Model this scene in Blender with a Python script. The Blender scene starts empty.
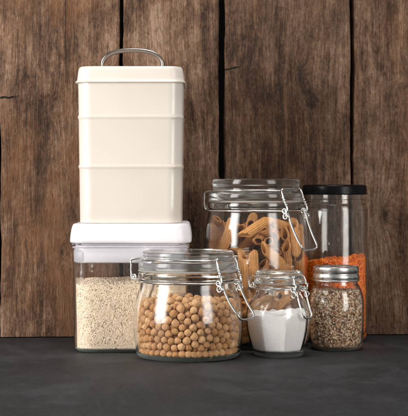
import bpy, bmesh, math, random
import numpy as np
from mathutils import Vector, Matrix, noise

S = bpy.context.scene
COL = S.collection
PI = math.pi
rng = np.random.default_rng(7)
random.seed(7)

# ---------------------------------------------------------------- helpers
def empty(name, loc=(0, 0, 0), rotz=0.0):
    o = bpy.data.objects.new(name, None)
    COL.objects.link(o)
    o.empty_display_size = 0.02
    o.location = loc
    o.rotation_euler = (0, 0, rotz)
    return o

def tag(o, label=None, cat=None, group=None, kind=None):
    if label: o['label'] = label
    if cat: o['category'] = cat
    if group: o['group'] = group
    if kind: o['kind'] = kind
    return o

def finish(name, bm, mat, parent=None, smooth=True, angle=40, recalc=True):
    if recalc:
        bmesh.ops.recalc_face_normals(bm, faces=bm.faces[:])
    me = bpy.data.meshes.new(name)
    bm.to_mesh(me); bm.free()
    if smooth:
        me.shade_smooth()
        me.set_sharp_from_angle(angle=math.radians(angle))
    if mat: me.materials.append(mat)
    o = bpy.data.objects.new(name, me)
    COL.objects.link(o)
    if parent: o.parent = parent
    return o

def loft(bm, rings, cap0=True, cap1=True, close=False):
    """rings: lists of points (same count) or a single point (a pole)."""
    vr = []
    for r in rings:
        vr.append([bm.verts.new(p) for p in r])
    pairs = list(zip(vr[:-1], vr[1:]))
    if close: pairs.append((vr[-1], vr[0]))
    for a, b in pairs:
        if len(a) == 1 and len(b) == 1: continue
        n = max(len(a), len(b))
        for i in range(n):
            j = (i + 1) % n
            if len(a) == 1: bm.faces.new((a[0], b[i], b[j]))
            elif len(b) == 1: bm.faces.new((a[i], b[0], a[j]))
            else: bm.faces.new((a[i], b[i], b[j], a[j]))
    if not close:
        if cap0 and len(vr[0]) > 2: bm.faces.new(vr[0])
        if cap1 and len(vr[-1]) > 2: bm.faces.new(vr[-1])

def smooth_profile(P, k=4):
    """Catmull-Rom through (r, z) points; a point flagged with a third value is a hard corner."""
    out = []
    n = len(P)
    for i in range(n - 1):
        p1, p2 = P[i], P[i + 1]
        p0 = P[i - 1] if i > 0 and len(p1) < 3 else p1
        p3 = P[i + 2] if i + 2 < n and len(p2) < 3 else p2
        for s in range(k):
            t = s / k
            q = []
            for c in (0, 1):
                a, b, d, e = p0[c], p1[c], p2[c], p3[c]
                q.append(0.5 * (2 * b + (d - a) * t + (2 * a - 5 * b + 4 * d - e) * t * t + (3 * b - a - 3 * d + e) * t ** 3))
            out.append(tuple(q))
    out.append(tuple(P[-1][:2]))
    return [(max(r, 0.0), z) for r, z in out]

def lathe(bm, prof, n=96, shape=None, jitter=None):
    rings = []
    for r, z in prof:
        if r < 1e-6:
            rings.append([(0, 0, z)])
        else:
            ring = []
            for i in range(n):
                a = 2 * PI * i / n
                s = shape(a, z) if shape else 1.0
                ring.append((r * s * math.cos(a), r * s * math.sin(a), z))
            rings.append(ring)
    loft(bm, rings)

def rsq(hx, hy, rc, z, seg=8, cx=0, cy=0):
    """rounded rectangle outline"""
    pts = []
    for (sx, sy, a0) in ((1, 1, 0), (-1, 1, 90), (-1, -1, 180), (1, -1, 270)):
        for k in range(seg + 1):
            a = math.radians(a0 + 90 * k / seg)
            pts.append((cx + sx * (hx - rc) + rc * math.cos(a), cy + sy * (hy - rc) + rc * math.sin(a), z))
    return pts

def tube(bm, pts, r, n=10, closed=False, sub=4, flat=None):
    """swept round wire through points (Catmull-Rom)"""
    P = [Vector(p) for p in pts]
    m = len(P)
    Q = []
    rng_ = range(m if closed else m - 1)
    for i in rng_:
        p1, p2 = P[i], P[(i + 1) % m]
        p0 = P[i - 1] if (closed or i > 0) else p1
        p3 = P[(i + 2) % m] if (closed or i + 2 < m) else p2
        for s in range(sub):
            t = s / sub
            Q.append(0.5 * (2 * p1 + (p2 - p0) * t + (2 * p0 - 5 * p1 + 4 * p2 - p3) * t * t + (3 * p1 - p0 - 3 * p2 + p3) * t ** 3))
    if not closed: Q.append(P[-1])
    m = len(Q)
    rings = []
    up = None
    for i in range(m):
        if closed: d = (Q[(i + 1) % m] - Q[i - 1]).normalized()
        else: d = (Q[min(i + 1, m - 1)] - Q[max(i - 1, 0)]).normalized()
        if up is None:
            up = Vector((0, 0, 1)) if abs(d.z) < 0.9 else Vector((1, 0, 0))
        u = (up - d * up.dot(d)).normalized()
        v = d.cross(u)
        up = u
        rings.append([tuple(Q[i] + r * (math.cos(2 * PI * k / n) * u + math.sin(2 * PI * k / n) * v)) for k in range(n)])
    loft(bm, rings, close=closed)

def circle_pts(r, z, n=48):
    return [(r * math.cos(2 * PI * i / n), r * math.sin(2 * PI * i / n), z) for i in range(n)]

def ring_at(bm, c, axis, R, r, n=14):
    """little coil ring of wire"""
    a = Vector(axis).normalized()
    u = a.orthogonal().normalized(); v = a.cross(u)
    tube(bm, [tuple(Vector(c) + R * (math.cos(2 * PI * k / n) * u + math.sin(2 * PI * k / n) * v)) for k in range(n)], r, 8, True, 1)

# ---------------------------------------------------------------- node helpers
class NT:
    def __init__(self, name):
        self.m = bpy.data.materials.new(name)
        self.m.use_nodes = True
        self.t = self.m.node_tree
        self.t.nodes.clear()
        self.out = self.t.nodes.new('ShaderNodeOutputMaterial')
        self.b = self.t.nodes.new('ShaderNodeBsdfPrincipled')
        self.t.links.new(self.b.outputs[0], self.out.inputs['Surface'])
    def n(self, typ, **kw):
        x = self.t.nodes.new(typ)
        for k, v in kw.items(): setattr(x, k, v)
        return x
    def put(self, sock, v):
        if hasattr(v, 'is_linked') or hasattr(v, 'links'):
            self.t.links.new(v, sock)
        else:
            sock.default_value = v
    def set(self, **kw):
        for k, v in kw.items():
            self.put(self.b.inputs[k.replace('_', ' ')], v)
    def math(self, op, a, b=0.0, c=None, clamp=False):
        x = self.n('ShaderNodeMath', operation=op, use_clamp=clamp)
        self.put(x.inputs[0], a); self.put(x.inputs[1], b)
        if c is not None: self.put(x.inputs[2], c)
        return x.outputs[0]
    def mapping(self, vec, scale=(1, 1, 1), loc=(0, 0, 0), rot=(0, 0, 0)):
        x = self.n('ShaderNodeMapping')
        self.put(x.inputs['Vector'], vec)
        x.inputs['Scale'].default_value = scale
        self.put(x.inputs['Location'], loc)
        x.inputs['Rotation'].default_value = rot
        return x.outputs[0]
    def noise(self, vec, scale, detail=4, rough=0.55, dist=0.0):
        x = self.n('ShaderNodeTexNoise')
        self.put(x.inputs['Vector'], vec)
        x.inputs['Scale'].default_value = scale
        x.inputs['Detail'].default_value = detail
        x.inputs['Roughness'].default_value = rough
        x.inputs['Distortion'].default_value = dist
        return x.outputs['Fac']
    def ramp(self, fac, stops, interp='LINEAR'):
        x = self.n('ShaderNodeValToRGB')
        x.color_ramp.interpolation = interp
        e = x.color_ramp.elements
        while len(e) < len(stops): e.new(0.5)
        for el, (p, c) in zip(e, stops):
            el.position = p
            el.color = (*c, 1) if len(c) == 3 else c
        self.put(x.inputs[0], fac)
        return x.outputs[0]
    def val(self, fac, lo, hi, a=0.0, b=1.0):
        x = self.n('ShaderNodeMapRange')
        self.put(x.inputs[0], fac)
        x.inputs[1].default_value = lo; x.inputs[2].default_value = hi
        x.inputs[3].default_value = a; x.inputs[4].default_value = b
        return x.outputs[0]
    def mix(self, fac, a, b, mode='MIX'):
        x = self.n('ShaderNodeMix', data_type='RGBA', blend_type=mode)
        self.put(x.inputs[0], fac)
        self.put(x.inputs[6], a if not isinstance(a, tuple) else (*a, 1))
        self.put(x.inputs[7], b if not isinstance(b, tuple) else (*b, 1))
        return x.outputs[2]
    def bump(self, h, strength, dist, normal=None):
        x = self.n('ShaderNodeBump')
        self.put(x.inputs['Height'], h)
        x.inputs['Strength'].default_value = strength
        x.inputs['Distance'].default_value = dist
        if normal is not None: self.t.links.new(normal, x.inputs['Normal'])
        return x.outputs[0]
    def obj(self): return self.n('ShaderNodeTexCoord').outputs['Object']
    def rand_obj(self): return self.n('ShaderNodeObjectInfo').outputs['Random']
    def rand_isl(self): return self.n('ShaderNodeNewGeometry').outputs['Random Per Island']

# ---------------------------------------------------------------- materials
def glass_mat(name, tint=(0.985, 0.995, 0.99), ior=1.47, rough=0.0, wave=0.0, foot=False):
    k = NT(name)
    k.set(Base_Color=(*tint, 1), Roughness=rough, IOR=ior)
    k.b.inputs['Transmission Weight'].default_value = 1.0
    v = k.obj()
    h = k.noise(v, 45, 2, 0.5)
    if foot:          # pressed, stippled foot ring of the jar
        sp_ = k.n('ShaderNodeSeparateXYZ'); k.put(sp_.inputs[0], v)
        low = k.val(sp_.outputs[2], 0.0032, 0.0060, 1.0, 0.0)
        k.set(Roughness=k.math('MULTIPLY', low, 0.85), Base_Color=k.mix(low, tint, (0.86, 0.97, 0.945)))
        st = k.noise(v, 620, 2, 0.5)
        h = k.math('ADD', h, k.math('MULTIPLY', k.math('MULTIPLY', st, low), 1.6))
    if wave > 0:
        k.set(Normal=k.bump(h, wave, 0.002))
    return k.m

M = {}
M['glass'] = glass_mat('jar_glass', wave=0.10, foot=True)
M['lid_glass'] = glass_mat('lid_glass', (0.955, 0.99, 0.972), rough=0.10, wave=0.05)
M['clear_plastic'] = glass_mat('clear_plastic', (0.985, 0.98, 0.985), 1.49, wave=0.03, foot=True)

def simple(name, col, rough, metal=0.0, **kw):
    k = NT(name)
    k.set(Base_Color=(*col, 1), Roughness=rough, Metallic=metal)
    for a, b in kw.items(): k.put(k.b.inputs[a.replace('_', ' ')], b)
    return k

k = simple('cream_enamel', (0.80, 0.715, 0.63), 0.30, Coat_Weight=0.35, Coat_Roughness=0.12)
v = k.obj()
k.set(Base_Color=k.mix(k.val(k.noise(v, 30, 5, 0.6), 0.35, 0.7), (0.70, 0.640, 0.570), (0.68, 0.617, 0.545)),
      Roughness=k.val(k.noise(v, 60, 4, 0.6), 0.3, 0.7, 0.26, 0.38),
      Normal=k.bump(k.noise(v, 22, 2), 0.06, 0.003))
M['cream'] = k.m
k = simple('white_plastic', (0.765, 0.75, 0.775), 0.33, Subsurface_Weight=0.0)
v = k.obj()
k.set(Roughness=k.val(k.noise(v, 80, 4), 0.3, 0.7, 0.28, 0.42), Normal=k.bump(k.noise(v, 400, 2), 0.04, 0.0005))
M['white_plastic'] = k.m
k = simple('grey_silicone_seal', (0.55, 0.53, 0.58), 0.5)
M['seal'] = k.m
k = simple('milky_plastic', (0.78, 0.765, 0.80), 0.35)
M['milky'] = k.m
k = simple('brushed_nickel', (0.40, 0.36, 0.32), 0.2, 1.0)
k.set(Roughness=k.val(k.noise(k.mapping(k.obj(), (1, 20, 1)), 120, 4), 0.3, 0.7, 0.16, 0.34))
M['nickel'] = k.m
k = simple('steel_wire', (0.74, 0.73, 0.71), 0.17, 1.0)
k.set(Roughness=k.val(k.noise(k.obj(), 300, 3), 0.3, 0.7, 0.10, 0.28))
M['wire'] = k.m
k = simple('tinned_lid', (0.66, 0.645, 0.62), 0.26, 1.0)
v = k.obj()
k.set(Roughness=k.val(k.noise(v, 160, 5, 0.7), 0.3, 0.72, 0.18, 0.42), Normal=k.bump(k.noise(v, 120, 3), 0.08, 0.001))
M['tin'] = k.m
k = simple('black_lacquer', (0.004, 0.004, 0.0045), 0.30, Specular_IOR_Level=0.14)
k.set(Roughness=k.val(k.noise(k.obj(), 140, 4), 0.3, 0.7, 0.22, 0.36))
M['black'] = k.m
M['gasket'] = simple('clear_rubber_gasket', (0.60, 0.58, 0.54), 0.45, Transmission_Weight=0.55).m

# --- dark slate table
k = NT('dark_slate')
v = k.obj()
n1 = k.noise(v, 5, 6, 0.6)
n2 = k.noise(k.mapping(v, (1.0, 0.55, 1)), 22, 10, 0.74, 0.3)
n3 = k.noise(k.mapping(v, (1, 0.6, 1)), 190, 6, 0.75)
c = k.ramp(k.math('ADD', k.math('MULTIPLY', n1, 0.5), k.math('MULTIPLY', n2, 0.5)),
           [(0.38, (0.0080, 0.0084, 0.0096)), (0.50, (0.0150, 0.0156, 0.0174)), (0.60, (0.033, 0.0342, 0.0370))])
c = k.mix(k.val(n3, 0.52, 0.75, 0, 0.55), c, (0.050, 0.050, 0.051))
c = k.mix(k.val(k.noise(v, 700, 3, 0.7), 0.60, 0.72, 0, 0.5), c, (0.085, 0.085, 0.086))
k.set(Base_Color=c, Roughness=k.val(n2, 0.3, 0.7, 0.55, 0.8))
k.b.inputs['Specular IOR Level'].default_value = 0.28
h = k.math('ADD', k.math('MULTIPLY', n2, 0.7), k.math('MULTIPLY', n3, 0.35))
k.set(Normal=k.bump(h, 0.5, 0.0025))
M['slate'] = k.m

# --- old plank wood (x across the plank, z along the grain); knots and cracks are (x, z) in wall metres
def wood(name, seed, knots=(), cracks=(), tone=0.98, warm=0.45):
    k = NT(name)
    v = k.obj()
    sep = k.n('ShaderNodeSeparateXYZ'); k.put(sep.inputs[0], v)
    x, z = sep.outputs[0], sep.outputs[2]
    off = (seed * 3.17, seed * 1.3, seed * 2.71)
    # wandering grain + bending round the knots
    w = k.noise(k.mapping(v, (9, 7, 2.2), off), 1.0, 3, 0.5)
    u = k.math('ADD', x, k.math('MULTIPLY', k.math('SUBTRACT', w, 0.5), 0.034))
    kd = None
    for (kx, kz, kr) in knots:
        dx = k.math('SUBTRACT', x, kx); dz = k.math('MULTIPLY', k.math('SUBTRACT', z, kz), 0.42)
        d = k.math('SQRT', k.math('ADD', k.math('MULTIPLY', dx, dx), k.math('MULTIPLY', dz, dz)))
        g = k.math('POWER', 2.718, k.math('MULTIPLY', d, -1.0 / kr))
        u = k.math('ADD', u, k.math('MULTIPLY', g, 0.022))
        kd = g if kd is None else k.math('MAXIMUM', kd, g)
    cb = k.n('ShaderNodeCombineXYZ'); k.put(cb.inputs[0], u); k.put(cb.inputs[1], sep.outputs[1]); k.put(cb.inputs[2], z)
    g = cb.outputs[0]
    streak = k.noise(k.mapping(g, (85, 20, 4.5), off), 1.0, 6, 0.66)
    fine = k.noise(k.mapping(g, (430, 60, 26), off), 1.0, 5, 0.7)
    fib = k.noise(k.mapping(g, (190, 40, 34), (off[0] + 4, off[1], off[2] + 7)), 1.0, 6, 0.72, 0.25)
    blot = k.noise(k.mapping(g, (34, 20, 15), off), 1.0, 7, 0.72, 0.5)
    mott = k.noise(k.mapping(v, (135, 100, 88), off), 1.0, 6, 0.74, 0.5)
    big = k.noise(k.mapping(v, (9, 8, 5), off), 1.0, 4, 0.6)
    saw = k.noise(k.mapping(v, (9, 5, 330), off, (0, 0.10, 0)), 1.0, 3, 0.6)
    f = k.math('ADD', k.math('MULTIPLY', streak, 0.28), k.math('MULTIPLY', fine, 0.20))
    f = k.math('ADD', f, k.math('MULTIPLY', fib, 0.24))
    grit = k.noise(k.mapping(v, (430, 120, 210), (off[0] + 6, off[1] + 1, off[2])), 1.0, 3, 0.75)
    hair = k.noise(k.mapping(g, (900, 120, 38), (off[0] + 8, off[1] + 3, off[2])), 1.0, 3, 0.75)
    f = k.math('ADD', f, k.math('MULTIPLY', blot, 0.30))
    f = k.math('ADD', f, k.math('MULTIPLY', mott, 0.22))
    f = k.math('ADD', f, k.math('MULTIPLY', k.math('SUBTRACT', grit, 0.5), 0.20))
    f = k.math('ADD', f, k.math('MULTIPLY', k.math('SUBTRACT', hair, 0.5), 0.20))
    f = k.math('ADD', f, k.math('MULTIPLY', k.math('SUBTRACT', saw, 0.5), 0.02))
    f = k.math('ADD', f, k.math('MULTIPLY', k.math('SUBTRACT', big, 0.5), 0.36))
    f = k.math('ADD', k.math('MULTIPLY', k.math('SUBTRACT', f, 0.62), 1.4), 0.525)
    T = lambda r, g_, b: (r * tone, g_ * tone, b * tone)
    c = k.ramp(f, [(0.33, T(0.018, 0.0095, 0.0055)), (0.43, T(0.057, 0.027, 0.0145)), (0.53, T(0.134, 0.073, 0.042)),
                   (0.62, T(0.222, 0.130, 0.080)), (0.74, T(0.38, 0.255, 0.172))])
    # ochre, worn areas
    och = k.val(k.noise(k.mapping(v, (16, 10, 7), (off[0] + 5, off[1], off[2])), 1.0, 4, 0.6), 0.49, 0.66, 0, warm)
    c = k.mix(och, c, k.mix(0.6, c, T(0.26, 0.115, 0.046)))
    # greyish weathering
    gry = k.val(k.noise(k.mapping(v, (25, 10, 5), (off[0] + 9, off[1], off[2] + 3)), 1.0, 4, 0.6), 0.54, 0.78, 0, 0.28)
    c = k.mix(gry, c, k.mix(0.5, c, T(0.16, 0.135, 0.12)))
    # dark soaked fibres and small pits
    pit = k.val(k.noise(k.mapping(g, (260, 60, 20), (off[0] + 2, off[1], off[2])), 1.0, 4, 0.65), 0.63, 0.72, 0, 0.6)
    c = k.mix(pit, c, T(0.022, 0.013, 0.009))
    dst = k.val(k.noise(k.mapping(g, (48, 20, 2.2), (off[0] + 12, off[1], off[2])), 1.0, 5, 0.65), 0.58, 0.76, 0, 0.55)
    c = k.mix(dst, c, T(0.030, 0.018, 0.012))
    h = k.math('ADD', k.math('MULTIPLY', streak, 0.6), k.math('MULTIPLY', fine, 0.6))
    h = k.math('SUBTRACT', h, k.math('MULTIPLY', pit, 0.4))
    h = k.math('ADD', h, k.math('MULTIPLY', mott, 0.55))
    h = k.math('ADD', h, k.math('MULTIPLY', fib, 0.5))
    h = k.math('ADD', h, k.math('MULTIPLY', k.math('ADD', grit, hair), 0.35))
    if kd is not None:
        kk = k.val(kd, 0.50, 0.85, 0, 0.7)
        c = k.mix(kk, c, T(0.030, 0.017, 0.011))
    for (ax, az, bx, bz, wd, deep) in cracks:
        L = math.hypot(bx - ax, bz - az); ux, uz = (bx - ax) / L, (bz - az) / L
        px = k.math('SUBTRACT', x, ax); pz = k.math('SUBTRACT', z, az)
        al = k.math('ADD', k.math('MULTIPLY', px, ux), k.math('MULTIPLY', pz, uz))
        pe = k.math('SUBTRACT', k.math('MULTIPLY', px, uz), k.math('MULTIPLY', pz, ux))
        pe = k.math('ADD', pe, k.math('MULTIPLY', k.math('SUBTRACT', k.noise(k.mapping(v, (1, 1, 0.5)), 90, 4), 0.5), 0.005))
        across = k.math('SUBTRACT', 1.0, k.math('DIVIDE', k.math('ABSOLUTE', pe), wd), clamp=True)
        tt = k.math('DIVIDE', al, L)
        along = k.math('MULTIPLY', k.math('MULTIPLY', tt, 8, clamp=True), k.math('MULTIPLY', k.math('SUBTRACT', 1.0, tt), 2.5, clamp=True))
        m = k.math('MULTIPLY', k.math('MULTIPLY', k.val(across, 0.1, 0.6), along), deep)
        c = k.mix(m, c, (0.008, 0.005, 0.004))
        h = k.math('SUBTRACT', h, k.math('MULTIPLY', m, 0.9))
    k.set(Base_Color=c, Roughness=k.val(fine, 0.3, 0.7, 0.62, 0.9))
    k.b.inputs['Specular IOR Level'].default_value = 0.3
    k.set(Normal=k.bump(h, 0.9, 0.005))
    return k.m

# --- foods
def food(name, cols, rand, bump_scale, bump_d, rough=0.6, sss=0.0, bump_s=0.5):
    k = NT(name)
    r = k.rand_obj() if rand == 'obj' else k.rand_isl()
    n = len(cols)
    c = k.ramp(r, [(i / max(n - 1, 1), cc) for i, cc in enumerate(cols)])
    v = k.obj()
    c = k.mix(k.val(k.noise(v, bump_scale * 0.6, 4, 0.6), 0.4, 0.75, 0, 0.35), c, tuple(x * 0.6 for x in cols[0]))
    k.set(Base_Color=c, Roughness=rough, Normal=k.bump(k.noise(v, bump_scale, 4, 0.6), bump_s, bump_d))
    k.b.inputs['Specular IOR Level'].default_value = 0.35
    if sss:
        k.b.inputs['Subsurface Weight'].default_value = sss
        k.b.inputs['Subsurface Radius'].default_value = (1.0, 0.5, 0.25)
        k.b.inputs['Subsurface Scale'].default_value = 0.002
    return k.m

CP = [(0.46, 0.225, 0.085), (0.70, 0.395, 0.185), (0.57, 0.30, 0.125), (0.78, 0.475, 0.24), (0.52, 0.245, 0.09), (0.65, 0.355, 0.16)]
M['chickpea'] = food('chickpea_skin', CP, 'obj', 2.6, 0.12, 0.5, bump_s=0.34)
M['chickpea_stuff'] = food('chickpea_skin_heap', CP, 'isl', 380, 0.0008, 0.5)
M['rice'] = food('rice_grain', [(0.89, 0.73, 0.54), (0.93, 0.79, 0.61), (0.91, 0.76, 0.57), (0.94, 0.82, 0.65), (0.86, 0.68, 0.48)], 'isl', 300, 0.0002, 0.45, bump_s=0.2)
M['lentil'] = food('red_lentil', [(0.97, 0.19, 0.008), (0.97, 0.27, 0.014), (0.96, 0.155, 0.007), (0.98, 0.34, 0.025)], 'isl', 500, 0.0003, 0.5, bump_s=0.3)
M['seed'] = food('mixed_seed', [(0.14, 0.052, 0.024), (0.34, 0.150, 0.066), (0.76, 0.52, 0.33), (0.92, 0.74, 0.54), (0.16, 0.062, 0.028), (0.95, 0.82, 0.65), (0.50, 0.26, 0.12), (0.20, 0.080, 0.036), (0.88, 0.67, 0.45), (0.40, 0.19, 0.085)], 'isl', 600, 0.0003, 0.55)
k = NT('white_powder')
v = k.obj()
k.set(Base_Color=k.mix(k.val(k.noise(v, 60, 5, 0.6), 0.4, 0.7), (0.985, 0.955, 0.94), (0.965, 0.93, 0.91)), Roughness=0.85,
      Normal=k.bump(k.math('ADD', k.noise(v, 1400, 3, 0.7), k.math('MULTIPLY', k.noise(v, 220, 5, 0.7), 1.6)), 0.6, 0.0014))
M['powder'] = k.m
# penne: ridges run along local z
k = NT('penne_dough')
v = k.obj()
r = k.rand_obj()
c = k.ramp(r, [(0, (0.52, 0.235, 0.072)), (0.5, (0.66, 0.325, 0.11)), (1, (0.58, 0.275, 0.085))])
c = k.mix(k.val(k.noise(v, 260, 5, 0.65), 0.45, 0.72, 0, 0.45), c, (0.30, 0.105, 0.026))
c = k.mix(k.val(k.noise(v, 700, 2, 0.5), 0.66, 0.72, 0, 0.6), c, (0.22, 0.08, 0.02))
k.set(Base_Color=c, Roughness=0.55, Normal=k.bump(k.noise(k.mapping(v, (1, 1, 0.35)), 500, 4, 0.6), 0.4, 0.0006))
k.b.inputs['Specular IOR Level'].default_value = 0.35
M['penne'] = k.m

# ---------------------------------------------------------------- camera and photo geometry
F, EYE, HOR, CX, D0 = 1425.0, 0.1926, 180.0, 204.0, 1.5
def X(px, Y): return (px - CX) * (Y + D0) / F
def Z(py, Y): return EYE - (py - HOR) * (Y + D0) / F

cam = bpy.data.cameras.new('camera')
co = bpy.data.objects.new('camera', cam); COL.objects.link(co)
co.location = (0, -D0, EYE); co.rotation_euler = (PI / 2, 0, 0)
cam.sensor_width = 36; cam.lens = F / 416 * 36
cam.shift_y = -(208 - HOR) / 416
cam.clip_start = 0.05; cam.clip_end = 50
cam.dof.use_dof = True; cam.dof.focus_distance = 1.55; cam.dof.aperture_fstop = 32
S.camera = co

# ---------------------------------------------------------------- setting: table
bm = bmesh.new()
rings = []
for (i, z) in ((0.012, -0.045), (0.0, -0.041), (0.0, -0.004), (0.0012, -0.0012), (0.004, 0.0)):
    rings.append([(-0.85 + i, -0.62 + i, z), (0.85 - i, -0.62 + i, z), (0.85 - i, 0.40 - i, z), (-0.85 + i, 0.40 - i, z)])
loft(bm, rings)
tb = finish('table_surface', bm, M['slate'], angle=60)
tag(tb, 'dark grey slate table surface under the jars', 'table', kind='structure')

# ---------------------------------------------------------------- wooden wall: planks on a dark backing
SL = 0.066
WY = 0.2535
wall = empty('wooden_wall', (0, WY, 0), math.atan(SL))
tag(wall, 'wall of wide weathered brown wooden planks with dark gaps behind the jars', 'wall')
def wx(px):
    a = (px - CX) / F
    d = (WY + D0) / (1 - SL * a)
    return a * d / math.cos(math.atan(SL))
def wz(py, px=204):
    a = (px - CX) / F
    return EYE - (py - HOR) * (WY + D0) / (1 - SL * a) / F

def plank(x0, x1, mat, seed, taper=0.0, zb=0.0012):
    bm = bmesh.new()
    z1, T, nz = 0.62, 0.022, 150
    rings = []
    for i in range(nz + 1):
        z = zb + (z1 - zb) * i / nz
        def ed(s):
            return 0.0016 * noise.noise((seed * 7 + s, z * 16, 0)) + 0.0008 * noise.noise((seed * 3 + s, z * 70, 5))
        a = x0 + ed(1.5) - taper * max(0.0, z - 0.2)
        b = x1 + ed(9.5)
        e = 0.0022 + 0.0012 * noise.noise((seed, z * 30, 2))
        row = [(a, T, z), (a, e, z), (a + e * 0.35, e * 0.35, z), (a + e, 0.0, z)]
        for q in range(1, 12):
            t = q / 12
            xx = a + e + (b - a - 2 * e) * t
            row.append((xx, 0.0011 * noise.noise((xx * 22, z * 5, seed)) + 0.0004, z))
        row += [(b - e, 0.0, z), (b - e * 0.35, e * 0.35, z), (b, e, z), (b, T, z)]
        rings.append(row)
    loft(bm, rings)
    return finish('plank', bm, mat, wall, angle=50)

plank(wx(-130), wx(-1.5), wood('old_wood_far_left', 1.0), 1, 0)
plank(wx(1.0), wx(119.6), wood('old_wood_left', 2.0, knots=[(wx(62), wz(252), 0.005), (wx(52), wz(108), 0.004)],
      cracks=[(wx(-2), wz(98.5), wx(22), wz(98), 0.0016, 1.0), (wx(66), wz(-10), wx(65), wz(100), 0.0008, 0.6)], tone=1.12, warm=0.75), 2, 0.018)
plank(wx(123.4), wx(219.0), wood('old_wood_middle', 3.6, tone=1.04, warm=0.5), 3)
plank(wx(225.2), wx(350.0), wood('old_wood_right', 5.3, knots=[(wx(301), wz(75), 0.012), (wx(248), wz(82), 0.006)],
      cracks=[(wx(224), wz(70), wx(243), wz(66), 0.0015, 1.0)], tone=0.97, warm=0.3), 4)
plank(wx(354.6), wx(500), wood('old_wood_far_right', 7.1, knots=[(wx(385), wz(215), 0.01)], tone=0.98, warm=0.45), 5)
bm = bmesh.new()
bx0, bx1 = wx(-128), wx(498)
loft(bm, [[(bx0, 0.0235, z), (bx1, 0.0235, z), (bx1, 0.034, z), (bx0, 0.034, z)] for z in (0.0012, 0.618)])
finish('backing_board', bm, simple('black_backing', (0.006, 0.005, 0.0045), 0.9).m, wall, smooth=False)

# ---------------------------------------------------------------- white-lidded plastic box + canister
BX, BY = -0.0822, 0.150
box = empty('food_container', (BX, BY, 0))
tag(box, 'square clear plastic food container with white lid, part filled with rice', 'food container')
bm = bmesh.new()
HB, HT = 0.0635, 0.0658
def hw(z): return HB + (HT - HB) * min(1, max(0, z / 0.122))
rings = [rsq(0.050, 0.050, 0.012, 0.0012), rsq(0.0555, 0.0555, 0.014, 0.0), rsq(0.0590, 0.0590, 0.014, 0.0006),
         rsq(0.0600, 0.0600, 0.0145, 0.0016), rsq(0.0606, 0.0606, 0.015, 0.0026), rsq(0.0624, 0.0624, 0.017, 0.0034), rsq(hw(.006), hw(.006), 0.019, 0.0056)]
for z in (0.03, 0.06, 0.09, 0.112): rings.append(rsq(hw(z), hw(z), 0.020, z))
rings += [rsq(0.0657, 0.0657, 0.0155, 0.1165), rsq(0.0672, 0.0672, 0.0165, 0.1185), rsq(0.0674, 0.0674, 0.0165, 0.1210), rsq(0.0668, 0.0668, 0.016, 0.1218),
          rsq(0.0640, 0.0640, 0.0145, 0.1218), rsq(0.0634, 0.0634, 0.014, 0.1210)]
t = 0.0024
for z in (0.112, 0.09, 0.06, 0.03, 0.008): rings.append(rsq(hw(z) - t, hw(z) - t, 0.0176, z))
rings += [rsq(hw(.005) - t - 0.0003, hw(.005) - t - 0.0003, 0.0172, 0.0050), rsq(0.0592, 0.0592, 0.016, 0.0040), rsq(0.050, 0.050, 0.012, 0.0037)]
loft(bm, rings)
finish('body', bm, M['clear_plastic'], box, angle=35)
# lid
bm = bmesh.new()
rings = [rsq(0.0635, 0.0635, 0.014, 0.1226), rsq(0.0672, 0.0672, 0.0165, 0.1226), rsq(0.0680, 0.0680, 0.0172, 0.1236), rsq(0.0680, 0.0680, 0.0172, 0.1260),
         rsq(0.0676, 0.0676, 0.0172, 0.1310), rsq(0.0666, 0.0666, 0.0170, 0.1375), rsq(0.0656, 0.0656, 0.0166, 0.1412), rsq(0.0644, 0.0644, 0.016, 0.1432), rsq(0.0622, 0.0622, 0.015, 0.1440), rsq(0.04, 0.04, 0.01, 0.1440)]
loft(bm, rings)
lid = finish('lid', bm, M['white_plastic'], box, angle=50)
bm = bmesh.new()
loft(bm, [rsq(0.0600, 0.0600, 0.0125, 0.1000), rsq(0.0616, 0.0616, 0.0135, 0.1004), rsq(0.0622, 0.0622, 0.0135, 0.1016), rsq(0.0626, 0.0626, 0.0135, 0.1165), rsq(0.0610, 0.0610, 0.0135, 0.1225)])
finish('collar', bm, M['milky'], lid, angle=50)
bm = bmesh.new()
loft(bm, [rsq(0.0625, 0.0625, 0.0140, 0.1170), rsq(0.0632, 0.0632, 0.0140, 0.1176), rsq(0.0632, 0.0632, 0.0140, 0.1196), rsq(0.0625, 0.0625, 0.0140, 0.1202)])
finish('seal', bm, M['seal'], lid, angle=50)

# canister
can = empty('canister', (X(130, 0.0915), BY, 0.1440))
tag(can, 'tall cream enamel canister with arched metal handle standing on the white container lid', 'canister')
bm = bmesh.new()
Hc = 0.163
def ch(z): return 0.0573 + 0.0019 * z / 0.158
RC = 0.0165
rings = [rsq(0.05, 0.05, 0.012, 0.0012), rsq(ch(0) - 0.0022, ch(0) - 0.0022, RC, 0.0), rsq(ch(0) - 0.0006, ch(0) - 0.0006, RC, 0.0006), rsq(ch(0), ch(0), RC, 0.0020)]
zs = [0.02, 0.05]
def rib(zc):
    for dz, o in ((-0.0034, 0), (-0.0022, 0.0002), (-0.0010, 0.0007), (0.0, 0.0009), (0.0010, 0.0007), (0.0022, 0.0002), (0.0034, 0)):
        h = ch(zc + dz) + o
        rings.append(rsq(h, h, RC, zc + dz))
for z in zs: rings.append(rsq(ch(z), ch(z), RC, z))
rib(0.0635)
rings.append(rsq(ch(0.09), ch(0.09), RC, 0.09))
rib(0.1192)
rings += [rsq(ch(0.14), ch(0.14), RC, 0.14), rsq(ch(0.158), ch(0.158), RC, 0.158), rsq(ch(0.166), ch(0.166), RC, 0.166)]
loft(bm, rings)
finish('body', bm, M['cream'], can, angle=40)
bm = bmesh.new()
L0 = 0.1576
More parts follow.
